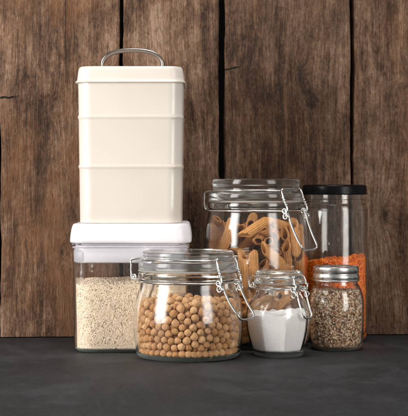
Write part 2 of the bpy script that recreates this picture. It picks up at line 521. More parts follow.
rings = [rsq(0.0598, 0.0598, RC, L0 + 0.0012), rsq(0.0612, 0.0612, RC, L0 - 0.0002), rsq(0.0620, 0.0620, RC, L0 + 0.0002), rsq(0.0622, 0.0622, RC, L0 + 0.0012), rsq(0.0612, 0.0612, RC, L0 + 0.0020),
         rsq(0.0604, 0.0604, RC, L0 + 0.0034), rsq(0.0600, 0.0600, RC, L0 + 0.0060), rsq(0.0592, 0.0592, RC, L0 + 0.0130),
         rsq(0.0586, 0.0586, 0.016, L0 + 0.0160), rsq(0.0577, 0.0577, 0.0155, L0 + 0.0176), rsq(0.0563, 0.0563, 0.0145, L0 + 0.0184), rsq(0.04, 0.04, 0.012, L0 + 0.0186)]
loft(bm, rings)
clid = finish('lid', bm, M['cream'], can, angle=45)
# handle: bent metal band, its feet rolled under
bm = bmesh.new()
zt = L0 + 0.0186
HP = []
hx = 0.0350
for a in np.linspace(0, PI, 25):
    cxx = math.copysign(abs(math.cos(a)) ** 0.8, math.cos(a))
    HP.append((hx * cxx, zt + 0.0040 + 0.0185 * (math.sin(a) ** 0.85)))
HP = [(hx - 0.0075, zt + 0.0006), (hx - 0.0030, zt + 0.0008)] + HP + [(-(hx - 0.0030), zt + 0.0008), (-(hx - 0.0075), zt + 0.0006)]
rings = []
th, wd = 0.0021, 0.0080
for i, (px_, pz_) in enumerate(HP):
    a = HP[max(i - 1, 0)]; b = HP[min(i + 1, len(HP) - 1)]
    tx, tz = b[0] - a[0], b[1] - a[1]; L = math.hypot(tx, tz); nx, nz = tz / L, -tx / L
    ring = []
    for (s, w_) in ((-1, -0.72), (-0.72, -0.92), (0, -1), (0.72, -0.92), (1, -0.72), (1, 0.72), (0.72, 0.92), (0, 1), (-0.72, 0.92), (-1, 0.72)):
        ring.append((px_ + nx * th * s, w_ * wd, pz_ + nz * th * s))
    rings.append(ring)
loft(bm, rings)
finish('handle', bm, M['nickel'], clid, angle=50)

# ---------------------------------------------------------------- seeds / grains as one mesh
def unit_blob(n_seg, n_ring):
    V = [(0, 0, -1)]
    for i in range(1, n_ring):
        ph = -PI / 2 + PI * i / n_ring
        for j in range(n_seg):
            a = 2 * PI * j / n_seg
            V.append((math.cos(ph) * math.cos(a), math.cos(ph) * math.sin(a), math.sin(ph)))
    V.append((0, 0, 1))
    Fc = []
    for j in range(n_seg): Fc.append((0, 1 + (j + 1) % n_seg, 1 + j))
    for i in range(n_ring - 2):
        for j in range(n_seg):
            a = 1 + i * n_seg + j; b = 1 + i * n_seg + (j + 1) % n_seg
            Fc.append((a, b, b + n_seg)); Fc.append((a, b + n_seg, a + n_seg))
    top = len(V) - 1; o = 1 + (n_ring - 2) * n_seg
    for j in range(n_seg): Fc.append((o + j, o + (j + 1) % n_seg, top))
    return np.array(V), np.array(Fc)

def heap_mesh(name, pos, R, sc, mat, blob, core=None, parent=None, loc=(0, 0, 0), extra=None):
    """pos (N,3), R (N,3,3) rotations, sc (N,3) radii; core = (verts, tris) closed body under the grains"""
    V0, F0 = blob
    N = len(pos)
    V = np.einsum('nij,nvj->nvi', R, V0[None] * sc[:, None, :]) + pos[:, None, :]
    V = V.reshape(-1, 3)
    Fc = (F0[None] + (np.arange(N) * len(V0))[:, None, None]).reshape(-1, 3)
    if core is not None:
        Fc = np.vstack([Fc, np.array(core[1]) + len(V)])
        V = np.vstack([V, np.array(core[0])])
    me = bpy.data.meshes.new(name)
    me.vertices.add(len(V)); me.vertices.foreach_set('co', V.astype(np.float32).ravel())
    nf = len(Fc)
    me.loops.add(nf * 3); me.loops.foreach_set('vertex_index', Fc.astype(np.int32).ravel())
    me.polygons.add(nf); me.polygons.foreach_set('loop_start', np.arange(0, nf * 3, 3, dtype=np.int32))
    me.update(calc_edges=True); me.validate()
    me.shade_smooth()
    me.materials.append(mat)
    o = bpy.data.objects.new(name, me); COL.objects.link(o); o.location = loc
    if parent: o.parent = parent
    return o

def rot_rand(N):
    q = rng.normal(size=(N, 4)); q /= np.linalg.norm(q, axis=1)[:, None]
    w, x, y, z = q.T
    return np.stack([np.stack([1 - 2 * (y * y + z * z), 2 * (x * y - z * w), 2 * (x * z + y * w)], -1),
                     np.stack([2 * (x * y + z * w), 1 - 2 * (x * x + z * z), 2 * (y * z - x * w)], -1),
                     np.stack([2 * (x * z - y * w), 2 * (y * z + x * w), 1 - 2 * (x * x + y * y)], -1)], 1)

def frames(nrm, tilt=0.3):
    """rotation whose local z lies near the surface (grain along the wall) and local x near the normal"""
    N = len(nrm)
    nn = nrm + rng.normal(size=(N, 3)) * tilt
    nn /= np.linalg.norm(nn, axis=1)[:, None]
    r = rng.normal(size=(N, 3))
    z = r - nn * np.sum(r * nn, 1)[:, None]; z /= np.linalg.norm(z, axis=1)[:, None]
    y = np.cross(z, nn)
    return np.stack([nn, y, z], -1)

def core_from(bm):
    bmesh.ops.recalc_face_normals(bm, faces=bm.faces[:])
    bmesh.ops.triangulate(bm, faces=bm.faces[:])
    bm.verts.index_update()
    V = [tuple(v.co) for v in bm.verts]; Fc = [tuple(v.index for v in f.verts) for f in bm.faces]
    bm.free()
    return V, Fc

# rice: layers of grains against the four walls and over the mounded top
def rice_top(x, y):
    return 0.0762 + 0.0035 * noise.noise((x * 28, y * 28, 3.3)) + 0.0035 * math.exp(-((x - 0.012) ** 2 + (y + 0.01) ** 2) / 0.0014) - 0.0015 * (x < -0.045) * (-(x + 0.045) / 0.018)
P, Nn = [], []
zb = 0.0046
for side in range(4):
    for layer, cnt in ((0, 9000), (1, 4200)):
        for _ in range(cnt):
            z = zb + 0.0006 + random.random() * 0.079 if random.random() > 0.05 else zb + random.random() * 0.003
            h = hw(z) - t - 0.0012 - layer * 0.0007 - random.random() * 0.00025
            tpos = (random.random() * 2 - 1) * h
            # rounded corners
            rc = 0.0165
            q = abs(tpos) - (h - rc)
            n_ = [0.0, -1.0]; dep = h
            if q > 0:
                a = min(q / rc, 1) * PI / 4
                n_ = [math.copysign(math.sin(a), tpos), -math.cos(a)]
                tpos = math.copysign(h - rc + rc * math.sin(a), tpos); dep = h - rc + rc * math.cos(a)
            p = (tpos, -dep)
            c_, s_ = math.cos(side * PI / 2), math.sin(side * PI / 2)
            x_, y_ = p[0] * c_ - p[1] * s_, p[0] * s_ + p[1] * c_
            if z > rice_top(x_, y_): continue
            P.append((x_, y_, z)); Nn.append((n_[0] * c_ - n_[1] * s_, n_[0] * s_ + n_[1] * c_, 0))
for _ in range(12000):
    h = 0.0605
    x_, y_ = (random.random() * 2 - 1) * h, (random.random() * 2 - 1) * h
    ax_, ay_ = max(abs(x_) - 0.0440, 0), max(abs(y_) - 0.0440, 0)
    if math.hypot(ax_, ay_) > 0.0163: continue
    P.append((x_, y_, rice_top(x_, y_) + random.uniform(-0.0015, 0.0006))); Nn.append((0, 0, 1))
P = np.array(P); Nn = np.array(Nn)
bm = bmesh.new()
ringsR = []
for z in (zb, 0.03, 0.06, 0.0735):
    h = hw(z) - t - 0.0022
    ringsR.append(rsq(h, h, 0.0145, z))
loft(bm, ringsR)
N = len(P)
sc = np.stack([rng.uniform(0.0005, 0.00062, N), rng.uniform(0.00058, 0.0007, N), rng.uniform(0.0013, 0.0018, N)], -1)
o = heap_mesh('rice', P, frames(Nn, 0.06), sc, M['rice'], unit_blob(6, 5), core_from(bm), loc=(BX, BY, 0))
tag(o, 'cream white rice grains filling the square clear container', 'rice', kind='stuff')

# ---------------------------------------------------------------- clip-top jars
def clip_jar(name, loc, rotz, label, outer, thick, floor, lid, wires, group=None, shape=None, w=0.016, wr=0.0011, drop=0.034, flare=0.014, seg=96, hout=0.0085):
    """outer: (r, z) from base edge to rim, lid: dict of radii and heights, wires: (lid groove r, z, neck r, z)"""
    root = empty(name, loc, rotz)
    tag(root, label, 'glass jar', group)
    # body
    op = smooth_profile(outer, 5)
    rim_r, rim_z = op[-1]
    ip = []
    for r, z in reversed(op):
        if z < floor * 1.6: break
        ip.append((max(r - thick, 0.002), z))
    rl, zl = ip[-1]
    ip += [(rl - 0.0012, floor * 1.25), (rl - 0.0050, floor * 1.02), (rl * 0.6, floor), (0, floor + 0.0004)]
    ri = rim_r - thick
    prof = [(0, 0.0012), (outer[0][0] * 0.8, 0.0010), (outer[0][0] * 0.95, 0.0004)] + op + [(rim_r - 0.0006, rim_z + 0.0005), (ri + 0.0006, rim_z + 0.0005)] + ip
    bm = bmesh.new(); lathe(bm, prof, seg, shape)
    finish('glass_body', bm, M['glass'], root, angle=80)
    # lid
    zt, pr, pt, gr, gz, tr, tb_, pl, pd = (lid[q] for q in ('top', 'plate_r', 'plate_t', 'groove_r', 'groove_z', 'tier_r', 'tier_b', 'plug_r', 'plug_d'))
    zp = zt - pt
    prof = [(0, zt - 0.0016), (pr * 0.72, zt - 0.0016), (pr * 0.80, zt - 0.0012), (pr * 0.86, zt - 0.0002), (pr * 0.93, zt), (pr - 0.0008, zt - 0.0010), (pr, zt - pt * 0.35), (pr, zp + pt * 0.25), (pr - 0.0010, zp + 0.0004),
            (gr, gz + 0.0008), (gr, gz - 0.0008), (tr - 0.0012, gz - 0.0024), (tr, gz - 0.0042), (tr, tb_ + 0.0020), (tr - 0.0008, tb_ + 0.0004), (tr - 0.0022, tb_),
            (pl + 0.0020, tb_), (pl + 0.0004, tb_ - 0.0008), (pl, tb_ - pd * 0.6), (pl - 0.0016, tb_ - pd), (pl - 0.0040, tb_ - pd * 0.9), (pl - 0.0060, tb_ + 0.003), (pl * 0.6, tb_ + 0.0058), (0, tb_ + 0.0066)]
    bm = bmesh.new(); lathe(bm, prof, 96)
    finish('glass_lid', bm, M['lid_glass'], root, angle=35)
    # gasket
    gz0, gz1 = rim_z + 0.0008, tb_ - 0.0003
    bm = bmesh.new()
    g0, g1 = pl + 0.0012, tr + 0.0004
    lathe_ring = [(g0, gz0), (g1 - 0.0005, gz0), (g1, (gz0 + gz1) / 2), (g1 - 0.0005, gz1), (g0, gz1)]
    loft(bm, [[(r * math.cos(2 * PI * i / 72), r * math.sin(2 * PI * i / 72), z) for i in range(72)] for r, z in lathe_ring], close=True)
    finish('sealing_ring', bm, M['gasket'], root, angle=40)
    # wires
    lr, lz, nr, nz = wires
    bm = bmesh.new(); tube(bm, circle_pts(lr, lz), wr, 10, True, 2); finish('lid_wire', bm, M['wire'], root, angle=80)
    bm = bmesh.new(); tube(bm, circle_pts(nr, nz), wr, 10, True, 2)
    ex = nr + 0.0032
    for s in (-1, 1):
        q = math.sqrt(max(nr * nr - (s * w) ** 2, 0))
        ring_at(bm, (q + 0.0028, s * w, nz), (0, 1, 0), 0.0026, wr * 0.95)
        ring_at(bm, (q + 0.0028, s * (w - 0.0022), nz), (0, 1, 0), 0.0026, wr * 0.95)
    finish('neck_wire', bm, M['wire'], root, angle=80)
    # hinge on the -x side
    bm = bmesh.new()
    for s in (-1, 1):
        ql = -math.sqrt(lr * lr - w * w); qn = -math.sqrt(nr * nr - w * w)
        xo = min(ql, qn) - hout
        tube(bm, [(ql, s * w, lz), (ql - 0.004, s * w, lz - 0.0003), (xo + 0.001, s * w, lz - 0.0028), (xo, s * w, lz - 0.008), (xo, s * w, nz + 0.006),
                  (xo + 0.0012, s * w, nz + 0.0012), (xo + 0.004, s * w, nz), (qn, s * w, nz)], wr, 10, False, 5)
        ring_at(bm, (xo + 0.0026, s * (w - 0.0024), nz + 0.0026), (0, 1, 0), 0.0024, wr * 0.9)
    xo = min(-math.sqrt(lr * lr - w * w), -math.sqrt(nr * nr - w * w)) - hout
    tube(bm, [(xo + 0.0026, -w, nz + 0.0026), (xo + 0.0026, 0, nz + 0.0026), (xo + 0.0026, w, nz + 0.0026)], wr, 10)
    finish('hinge', bm, M['wire'], root, angle=80)
    # latch on the +x side: bail over the lid wire, swing lever hanging below
    lat = None
    bm = bmesh.new()
    xl = math.sqrt(lr * lr - w * w) + 0.0035
    xn = math.sqrt(nr * nr - w * w) + 0.0046
    top = lz + 0.0006
    pts = [(xn, -w, nz - 0.006), (xn + 0.0018, -w, nz - 0.002), (xn + 0.0022, -w, nz + 0.004), ((xn + xl) / 2 + 0.001, -w, (lz + nz) / 2), (xl + 0.0012, -w, top - 0.004), (xl, -w + 0.0008, top - 0.0006), (xl - 0.0004, -w + 0.003, top + 0.0008),
           (xl + 0.0016, 0, top + 0.0012), (xl - 0.0004, w - 0.003, top + 0.0008), (xl, w - 0.0008, top - 0.0006), (xl + 0.0012, w, top - 0.004), ((xn + xl) / 2 + 0.001, w, (lz + nz) / 2), (xn + 0.0022, w, nz + 0.004), (xn + 0.0018, w, nz - 0.002), (xn, w, nz - 0.006)]
    tube(bm, pts, wr, 10, False, 4)
    # spiral wound round the bail's legs and the hook that keeps it in the groove
    for s in (-1, 1):
        sp = []
        for i in range(26):
            f_ = i / 25
            z_ = nz + 0.005 + (lz - nz - 0.011) * f_
            xx = xn + 0.0022 + (xl + 0.0012 - xn - 0.0022) * f_
            sp.append((xx + 0.0016 * math.cos(i * 1.15), s * w + 0.0016 * math.sin(i * 1.15), z_))
        tube(bm, sp, wr * 0.62, 7, False, 2)
        ring_at(bm, (xn + 0.0006, s * (w + 0.0012), nz - 0.0060), (0, 1, 0), 0.0030, wr * 0.95)
        tube(bm, [(xl - 0.0045, s * (w - 0.004), lz + 0.0012), (xl - 0.001, s * (w - 0.003), lz + 0.0020), (xl + 0.0006, s * (w - 0.0014), lz + 0.0004)], wr * 0.9, 8)
    lat = finish('latch', bm, M['wire'], root, angle=80)
    bm = bmesh.new()
    zl0, zl1 = nz - 0.0055, nz - drop
    xa, xb = xn + 0.001, xn + 0.001 + flare
    wi = w - 0.0022
    pts = [(xn - 0.003, -wi, nz + 0.0006), (xn + 0.001, -wi, nz - 0.0018), (xa + flare * 0.22, -wi, nz - drop * 0.28), (xa + flare * 0.6, -wi * 0.98, nz - drop * 0.62), (xb - 0.0006, -wi * 0.92, zl1 + 0.0050), (xb, -wi * 0.70, zl1 + 0.0010), (xb + 0.0002, 0, zl1),
           (xb, wi * 0.70, zl1 + 0.0010), (xb - 0.0006, wi * 0.92, zl1 + 0.0050), (xa + flare * 0.6, wi * 0.98, nz - drop * 0.62), (xa + flare * 0.22, wi, nz - drop * 0.28), (xn + 0.001, wi, nz - 0.0018), (xn - 0.003, wi, nz + 0.0006)]
    tube(bm, pts, wr * 1.12, 10, False, 5)
    finish('lever', bm, M['wire'], lat, angle=80)
    # inner radius as a function of height, for the fillings
    zz = np.array([z for r, z in reversed(ip[:-3])]); rr = np.array([r for r, z in reversed(ip[:-3])])
    return root, zz, rr

# chickpea jar
JC = (X(188.3, 0.0560), 0.0560, 0)
chick_root, cz, cr = clip_jar('clip_top_jar', JC, math.radians(-37), 'squat round clip-top glass jar full of chickpeas at the front', 
    [(0.0500, 0.0), (0.0545, 0.0016), (0.0572, 0.0065), (0.0588, 0.0160), (0.0596, 0.0280), (0.0594, 0.0450), (0.0580, 0.0580), (0.0556, 0.0690), (0.0535, 0.0760), (0.0526, 0.0800), (0.0522, 0.0826), (0.0528, 0.0846), (0.0542, 0.0858), (0.0546, 0.0880), (0.0546, 0.0915), (0.0538, 0.0928)],
    0.0032, 0.0038, dict(top=0.1158, plate_r=0.0502, plate_t=0.0062, groove_r=0.0492, groove_z=0.1074, tier_r=0.0545, tier_b=0.0955, plug_r=0.0455, plug_d=0.004),
    (0.0508, 0.1070, 0.0540, 0.0828), w=0.0175, drop=0.038, flare=0.021, hout=0.0155)
# penne jar
JP = (X(256.3, 0.168), 0.168, 0)
pasta_root, pz, pr_ = clip_jar('clip_top_jar', JP, math.radians(-43), 'tall clip-top glass jar full of brown penne standing at the back', 
    [(0.0500, 0.0), (0.0550, 0.0022), (0.0585, 0.0080), (0.0602, 0.0180), (0.0605, 0.0400), (0.0605, 0.1050), (0.0602, 0.1230), (0.0592, 0.1380), (0.0575, 0.1480), (0.0562, 0.1540), (0.0556, 0.1572), (0.0560, 0.1592), (0.0568, 0.1602), (0.0572, 0.1625), (0.0572, 0.1650), (0.0565, 0.1662)],
    0.0034, 0.0055, dict(top=0.1942, plate_r=0.0516, plate_t=0.0100, groove_r=0.0508, groove_z=0.1808, tier_r=0.0556, tier_b=0.1690, plug_r=0.0475, plug_d=0.0045),
    (0.0528, 0.1806, 0.0576, 0.1574), w=0.0178, drop=0.044, flare=0.019, hout=0.0115)
# powder jar, soft octagon below the neck
def octo(a, z):
    k_ = min(1.0, max(0.0, (0.058 - z) / 0.02)) * min(1.0, 0.35 + z / 0.008)
    a2 = (a + math.radians(40)) % (PI / 4) - PI / 8
    f_ = math.cos(PI / 8) / math.cos(a2)      # polygon radius relative to the corner
    return 1.0 + k_ * 0.55 * (f_ - 1.0) + 0.008 * k_
JS = (X(278.6, 0.0690), 0.0690, 0)
salt_root, sz, sr = clip_jar('clip_top_jar', JS, math.radians(-40), 'small bulging facetted clip-top jar half full of white powder', 
    [(0.0252, 0.0), (0.0272, 0.0010), (0.0288, 0.0050), (0.0323, 0.0160), (0.0352, 0.0280), (0.0364, 0.0390), (0.0356, 0.0490), (0.0320, 0.0585), (0.0278, 0.0645), (0.0255, 0.0685), (0.0248, 0.0725), (0.0250, 0.0745), (0.0258, 0.0755), (0.0262, 0.0775), (0.0255, 0.0784)],
    0.0026, 0.0045, dict(top=0.0930, plate_r=0.0260, plate_t=0.0046, groove_r=0.0252, groove_z=0.0862, tier_r=0.0278, tier_b=0.0800, plug_r=0.0205, plug_d=0.003),
    (0.0263, 0.0862, 0.0266, 0.0738), shape=octo, w=0.0105, wr=0.0009, drop=0.031, flare=0.0095, seg=128)

# white powder
bm = bmesh.new()
rings = []
def r_in(z, zz, rr): return float(np.interp(z, zz, rr))
TOPS = 0.0462
zlist = list(np.linspace(0.0062, TOPS - 0.001, 22))
rings.append([(0, 0, 0.0051)])
for q in (0.3, 0.6, 0.85):
    rings.append([(q * r_in(0.0062, sz, sr) * math.cos(2 * PI * i / 128), q * r_in(0.0062, sz, sr) * math.sin(2 * PI * i / 128), 0.0052 + 0.0004 * q) for i in range(128)])
for z in zlist:
    ring = []
    for i in range(128):
        a = 2 * PI * i / 128
        r = r_in(z, sz, sr) * octo(a, z) - 0.0007
        ring.append((r * math.cos(a), r * math.sin(a), z))
    rings.append(ring)
def ptop(x, y, q):
    return TOPS + (0.0024 * noise.noise((x * 120, y * 120, 1)) + 0.0060 * noise.noise((x * 42, y * 42, 4))) + 0.0015 * (1 - q)
for q in np.linspace(0.985, 0.08, 26):
    ring = []
    for i in range(128):
        a = 2 * PI * i / 128
        r = (r_in(TOPS, sz, sr) * octo(a, TOPS) - 0.0007) * q
        x, y = r * math.cos(a), r * math.sin(a)
        ring.append((x, y, ptop(x, y, q) - (0.0006 if q > 0.98 else 0)))
    rings.append(ring)
rings.append([(0, 0, ptop(0, 0, 0))])
loft(bm, rings)
o = finish('powder', bm, M['powder'], angle=80); o.location = JS; o.rotation_euler = (0, 0, math.radians(-40))
tag(o, 'white powder heaped in the small bulging clip-top jar', 'powder', kind='stuff')

# ---------------------------------------------------------------- chickpeas: settle spheres in the jar, then shells
# resting places of the settled heap, best seen first: x, y, z, radius in 1/100 mm
HEAP = [
    -757,-4965,5653,440, 872,-4748,6246,467, 2052,-4597,5750,414, -2085,-4604,5636,410, 2763,-4243,5576,410, -3192,-3928,5424,433, 3437,-3492,5716,423, -3583,-3149,5600,463,
    4152,-2790,5749,446, -4246,-2593,5875,452, 4698,-2051,5098,407, -4662,-1843,5899,409, 4863,-1303,5434,458, -4733,-1234,5315,452, -5090,-494,5297,397, 4755,-449,5838,427,
    -5030,311,5455,451, -1,-5196,3158,409, -25,-5164,4302,424, 54,-4977,840,430, -108,-5128,2312,452, 540,-5149,3694,425, -569,-5176,3689,396, 618,-5049,5494,398,
    611,-4968,804,394, -608,-4922,862,452, 658,-5102,2712,454, -666,-5052,1682,433, -684,-5164,2915,393, -684,-5097,4813,416, 733,-5085,1922,414, 761,-5061,4674,450,
    -1037,-5094,2314,383, 1160,-4848,831,421, 1246,-5046,3949,401, -1248,-4845,807,397, -1282,-4978,4083,455, 1304,-5057,3182,382, -1317,-5050,3262,386, 1342,-4927,1505,402,
    -1374,-4911,1529,412, 1399,-4869,5250,450, 1429,-4944,2398,438, -1456,-4855,5092,465, -1690,-4881,2231,411, 66,-4935,1560,429, 1734,-4674,830,420, 1807,-4802,4458,451,
    -1815,-4641,833,423, 1920,-4770,1832,402, -1961,-4781,2963,435, 2013,-4799,3275,401, -2023,-4750,4457,419, -2114,-4584,1583,470, 2214,-4656,2510,435, -2297,-4638,3699,427,
    2289,-4441,816,406, -2405,-4585,2323,404, 2453,-4533,3910,446, 4685,458,5902,451, 2484,-4493,4843,423, 2510,-4436,1580,421, -2461,-4290,879,469, -2589,-4398,4990,440,
    28,-4714,5022,453, -2699,-4449,2997,399, 2705,-4414,3117,428, -2825,-4283,1602,389, 2880,-4270,2281,429, 2812,-4072,875,465, -2975,-4215,3687,444, -3067,-4113,2353,453,
    -3145,-4125,4460,394, 3168,-4110,3691,414, -3045,-3917,859,449, 3156,-3956,1576,457, 3280,-3940,5040,413, 3341,-3930,2908,444, -3426,-3869,3089,436, -3380,-3761,1576,461,
    3529,-3803,2186,385, -3580,-3765,3909,405, 3426,-3588,860,450, 3576,-3671,4297,464, 2849,-3989,4368,402, -3661,-3560,4796,454, -3716,-3581,2341,422, -3616,-3463,803,393,
    3801,-3476,3483,454, 3780,-3442,1506,396, 3921,-3350,2669,438, 3904,-3256,5023,457, -3917,-3240,1582,434, -4009,-3312,3056,403, 3923,-3061,841,431, -4050,-3147,4129,465,
    4152,-3083,4175,422, 4151,-3006,1970,431, -4031,-2918,841,431, -4188,-2942,2308,463, 4369,-2837,3453,395, -4408,-2785,3482,390, -4109,-2859,4956,423, -4352,-2685,1520,397,
    4397,-2648,2640,462, 4294,-2563,810,400, -4579,-2499,2858,385, 4464,-2436,1568,431, 4555,-2471,4455,399, -4511,-2427,4304,466, -4422,-2337,810,400, -4612,-2337,2142,400,
    -4589,-2221,5168,427, 4710,-2217,3760,397, -4651,-2115,1437,392, 4560,-1945,864,454, 4801,-1969,2574,404, -4789,-1952,3559,433, 4770,-1742,1627,445, -4688,-1705,826,416,
    4875,-1759,4365,403, -4874,-1741,1993,383, -4861,-1675,4567,434, 4938,-1672,3270,392, -4709,-1746,2723,449, -4879,-1416,1410,418, 4831,-1250,824,414, 4959,-1267,2260,460,
    -5024,-1202,3906,433, -5069,-1167,2329,381, 5045,-1151,3869,426, -5051,-1109,3096,433, -4905,-1051,790,380, 5120,-1011,3018,384, 4953,-933,1466,464, -5098,-907,4644,392,
    -5019,-795,1516,428, 5092,-569,5094,409, 5169,-514,4322,393, -5133,-494,2180,416, 5153,-493,2035,386, 4969,-466,823,413, -4981,-438,810,400, 4678,-1054,4611,411,
    -5202,-378,2895,386, 5141,-367,3529,451, -5181,-350,4113,402, 5179,-334,2709,407, -5094,-79,1540,419, 5049,-60,1443,452, 5177,120,4742,386, -5136,162,3428,466,
    -4961,256,852,442, -5108,267,2343,468, -5156,274,4620,409, 5190,305,4024,397, 5100,326,2180,462, 5152,368,3021,438, 4962,363,843,433, -5033,693,1590,438,
    -5117,757,4001,424, 5024,783,1497,423, -5102,849,2954,430, 5143,916,3544,380, -4902,920,827,417, 4940,770,5135,420, -5032,1054,5103,391, 4812,1335,5783,449,
    -4690,1619,5880,464, -4451,2389,5500,432, -3906,3000,5765,434, -3255,3726,5931,469, 3120,3950,5704,421, -2445,4381,5505,466, 1701,4705,5772,442, -1206,4946,5438,402,
    -589,4987,5959,390, 352,5056,5427,426, 2404,4277,5875,384, 880,4604,5840,394, -1313,-4357,5747,393, -103,-4495,5816,393, 1394,-4108,5889,436, -2392,-3676,5487,449,
    606,-4166,5652,414, 4070,-1807,5592,441, 2039,-3560,5724,443, 2721,-3140,5542,400, -3593,-2259,5381,450, 3267,-2540,5429,446, -1581,-3645,5632,387, -4391,-278,5639,444,
    -4481,784,5860,399, -764,-3754,5808,432, -3921,-1548,5751,420, -46,-3891,5336,383, 4084,-942,5642,431, 4142,1840,5889,397, -2513,-2879,5806,418, 3751,2544,5791,421,
    -3902,-796,6086,413, -3832,1975,5904,428, 3237,3154,5639,397, -1633,4361,5621,382, 390,-3323,5783,470, -3169,-1711,6057,427, 3844,1073,6067,450, -3902,278,6003,389,
    1412,-2980,5776,429, 3873,-161,5510,394, -1830,-2611,6246,439, -1148,-2979,5821,448, -3726,1103,6023,444, -63,4370,5700,443, -989,4177,6069,431, -3138,2623,5986,451,
    3235,-1429,5659,403, 2706,-1872,6084,413, -2595,3229,5819,388, -2008,3701,5724,395, -2378,-1924,6123,404, -3254,-888,5660,384, -210,-2732,6168,456, 1707,-2345,6206,391,
    3280,-644,5640,402, 2466,3030,5722,393, 2940,2398,5556,442, 1840,3438,5908,390, 3241,132,6031,469, 5004,1081,4325,468, 856,3741,5815,454, 5036,1133,2197,412,
    -5043,1142,2222,405, 4856,1145,825,415, 5017,1356,2937,405, -5005,1421,4398,381, -4951,1429,3591,451, 724,-2505,6009,441, -4785,1485,797,387, -4977,1570,2820,381,
    4901,1564,4993,399, -4822,1540,1552,453, 4810,1562,1578,460, 4863,1673,3706,460, 3041,1667,5980,420, -4816,1792,5048,399, 4778,1893,2322,442, 4588,1850,877,467,
    -4740,1954,2272,452, -4761,2065,4057,406, 4776,2074,3023,396, -4563,2025,820,410, -4738,2147,3279,403, 4685,2124,4467,437, 75,3682,6198,429, 4553,2245,5304,434,
    -2151,2780,6326,432, -4500,2283,1518,464, 4495,2339,1646,458, -4567,2437,4719,390, 4529,2444,3674,457, -2979,-315,6157,428, -2576,-1290,5658,410, 4276,2511,862,452,
    -4458,2647,2189,389, 4403,2705,2859,434, -4420,2741,4080,394, -4205,2653,846,436, -4304,2857,3351,439, 4276,2885,4384,427, 4262,2930,2138,398, 4141,2973,5202,424,
    -4161,3028,4990,397, -4086,2987,1606,460, 4130,3032,1477,382, -4103,3102,2600,450, 4087,3116,3528,465, 3932,3054,838,428, -3977,3338,3927,407, -3798,3216,840,430,
    3902,3368,2725,443, 3724,3493,1942,449, -3743,3533,3193,458, 3717,3535,4192,463, -3650,3578,4614,461, -3648,3584,1573,403, 3499,3503,872,462, 3592,3616,5078,438,
    -575,3559,5677,418, -3607,3670,2353,437, 1972,-1689,5711,439, 3534,3744,3341,456, -3355,3687,830,420, -3343,3914,3844,453, 3320,3906,1530,386, 3322,3976,2460,407,
    -3242,4078,2921,392, -3133,4017,1461,409, -3130,4029,5099,431, 3023,3959,834,424, 3076,4121,3934,457, -3014,4193,2173,408, 2519,-986,5672,444, 2901,4243,4787,422,
    -2778,4146,823,413, -2876,581,6136,462, 2783,4279,1918,448, -2654,4441,3773,428, -2673,4485,2986,382, -1561,3082,5846,393, 2481,4282,876,466, -2550,4412,1534,416,
    -2553,4445,4618,446, 2555,4546,2658,381, 2468,4569,3429,411, 2443,4564,4213,416, -2368,4573,2279,430, 2270,4577,5160,417, 2262,4594,1434,380, -2122,4468,878,468,
    2057,4705,2139,434, -1929,4770,4073,451, 1877,4648,794,384, -1906,4759,1682,402, 1917,4844,2935,392, -1838,4768,4946,437, 1858,4844,3775,414, 1809,4841,4586,406,
    -1724,4892,2525,405, 1653,4828,1476,402, -1533,4742,832,422, -1447,4977,3255,422, 1331,4972,2432,440, 1288,4840,801,391, -1294,4957,1462,381, 1184,5009,3305,457,
    1149,4938,5107,462, 1144,5018,4204,446, -1107,5009,4560,446, -1110,5047,2138,402, 1000,4993,1537,421, -869,4902,838,428, -855,5080,3758,451, -792,5116,2816,423,
    603,4930,853,443, 589,5136,2140,400, -545,5039,1587,450, 508,5133,2854,442, 488,5169,3771,410, -451,5055,5159,451, 426,5138,4597,418, -328,5177,4373,398,
    221,5084,1533,423, -185,5185,2298,392, -164,5167,3302,435, -137,4970,846,436, 1300,3096,5381,448, -1679,-1464,5990,451, 2803,3995,3096,446, 1872,2545,5611,384,
    1179,-1630,6159,467, 2303,1942,5798,390, -1972,4420,3235,462, -917,-1704,6342,416, 2677,619,5482,411, 2368,-174,6148,465, -167,-1860,5915,461, -2036,2156,5827,388,
    -2317,1485,6070,388, -835,2844,5895,390, 730,-4568,1432,398, -89,2875,6145,406, 1721,-4234,1391,430, -2400,-4097,4256,382, -1607,-4352,3625,456, -615,-4586,4234,418,
    -2232,-88,5981,381, 1474,-4373,3689,444, -32,-4582,3686,429, -1244,-4459,2692,391, 1125,2443,5975,459, -767,-4478,3376,464, 1755,-963,5420,382, 722,-4460,4125,455,
    -603,-4507,2274,401, 1799,-4135,5129,430, 682,-4445,3284,469, 1671,-4254,2856,416, -1329,-4209,1460,461, 560,-4298,824,414, -919,-4227,839,429, -1707,-4219,2132,393,
    407,-4434,2148,447, 1202,-4305,1939,426, -178,-4286,839,429, -73,-4443,2866,463, 1960,-3891,825,415, -1833,-4112,5085,386, -556,-4369,1539,411, 1950,-4076,2132,395,
    -2358,-3878,2122,398, 3410,-3160,2046,382, -750,-4282,5103,470, -1339,-4220,4463,451, 2064,-3994,4316,418, 3984,-2426,5000,423, 1236,-4085,819,409, 985,-4353,2632,392,
    -1713,-3921,832,422, 2131,-3936,3473,446, -2285,-3921,3533,382, -2860,-3500,4798,404, 4232,-2070,3179,456, -3417,-3102,3553,412, 2361,-3853,2699,392, 2479,-3684,4999,427,
    2806,-3351,791,381, 2357,-3688,1534,443, 2801,-3554,2174,385, 3691,-2595,1509,460, -2639,-3626,2879,434, -2907,-3225,825,415, -2639,-3512,1480,423, -1884,-3963,2817,455,
    -2811,-3475,3964,444, 2823,-3469,3400,448, -2979,-3328,2166,435, -3786,-2598,2930,441, -1381,1932,6262,430, -3269,-3144,2818,400, -2028,-3826,1485,388, 3650,-2685,3167,451,
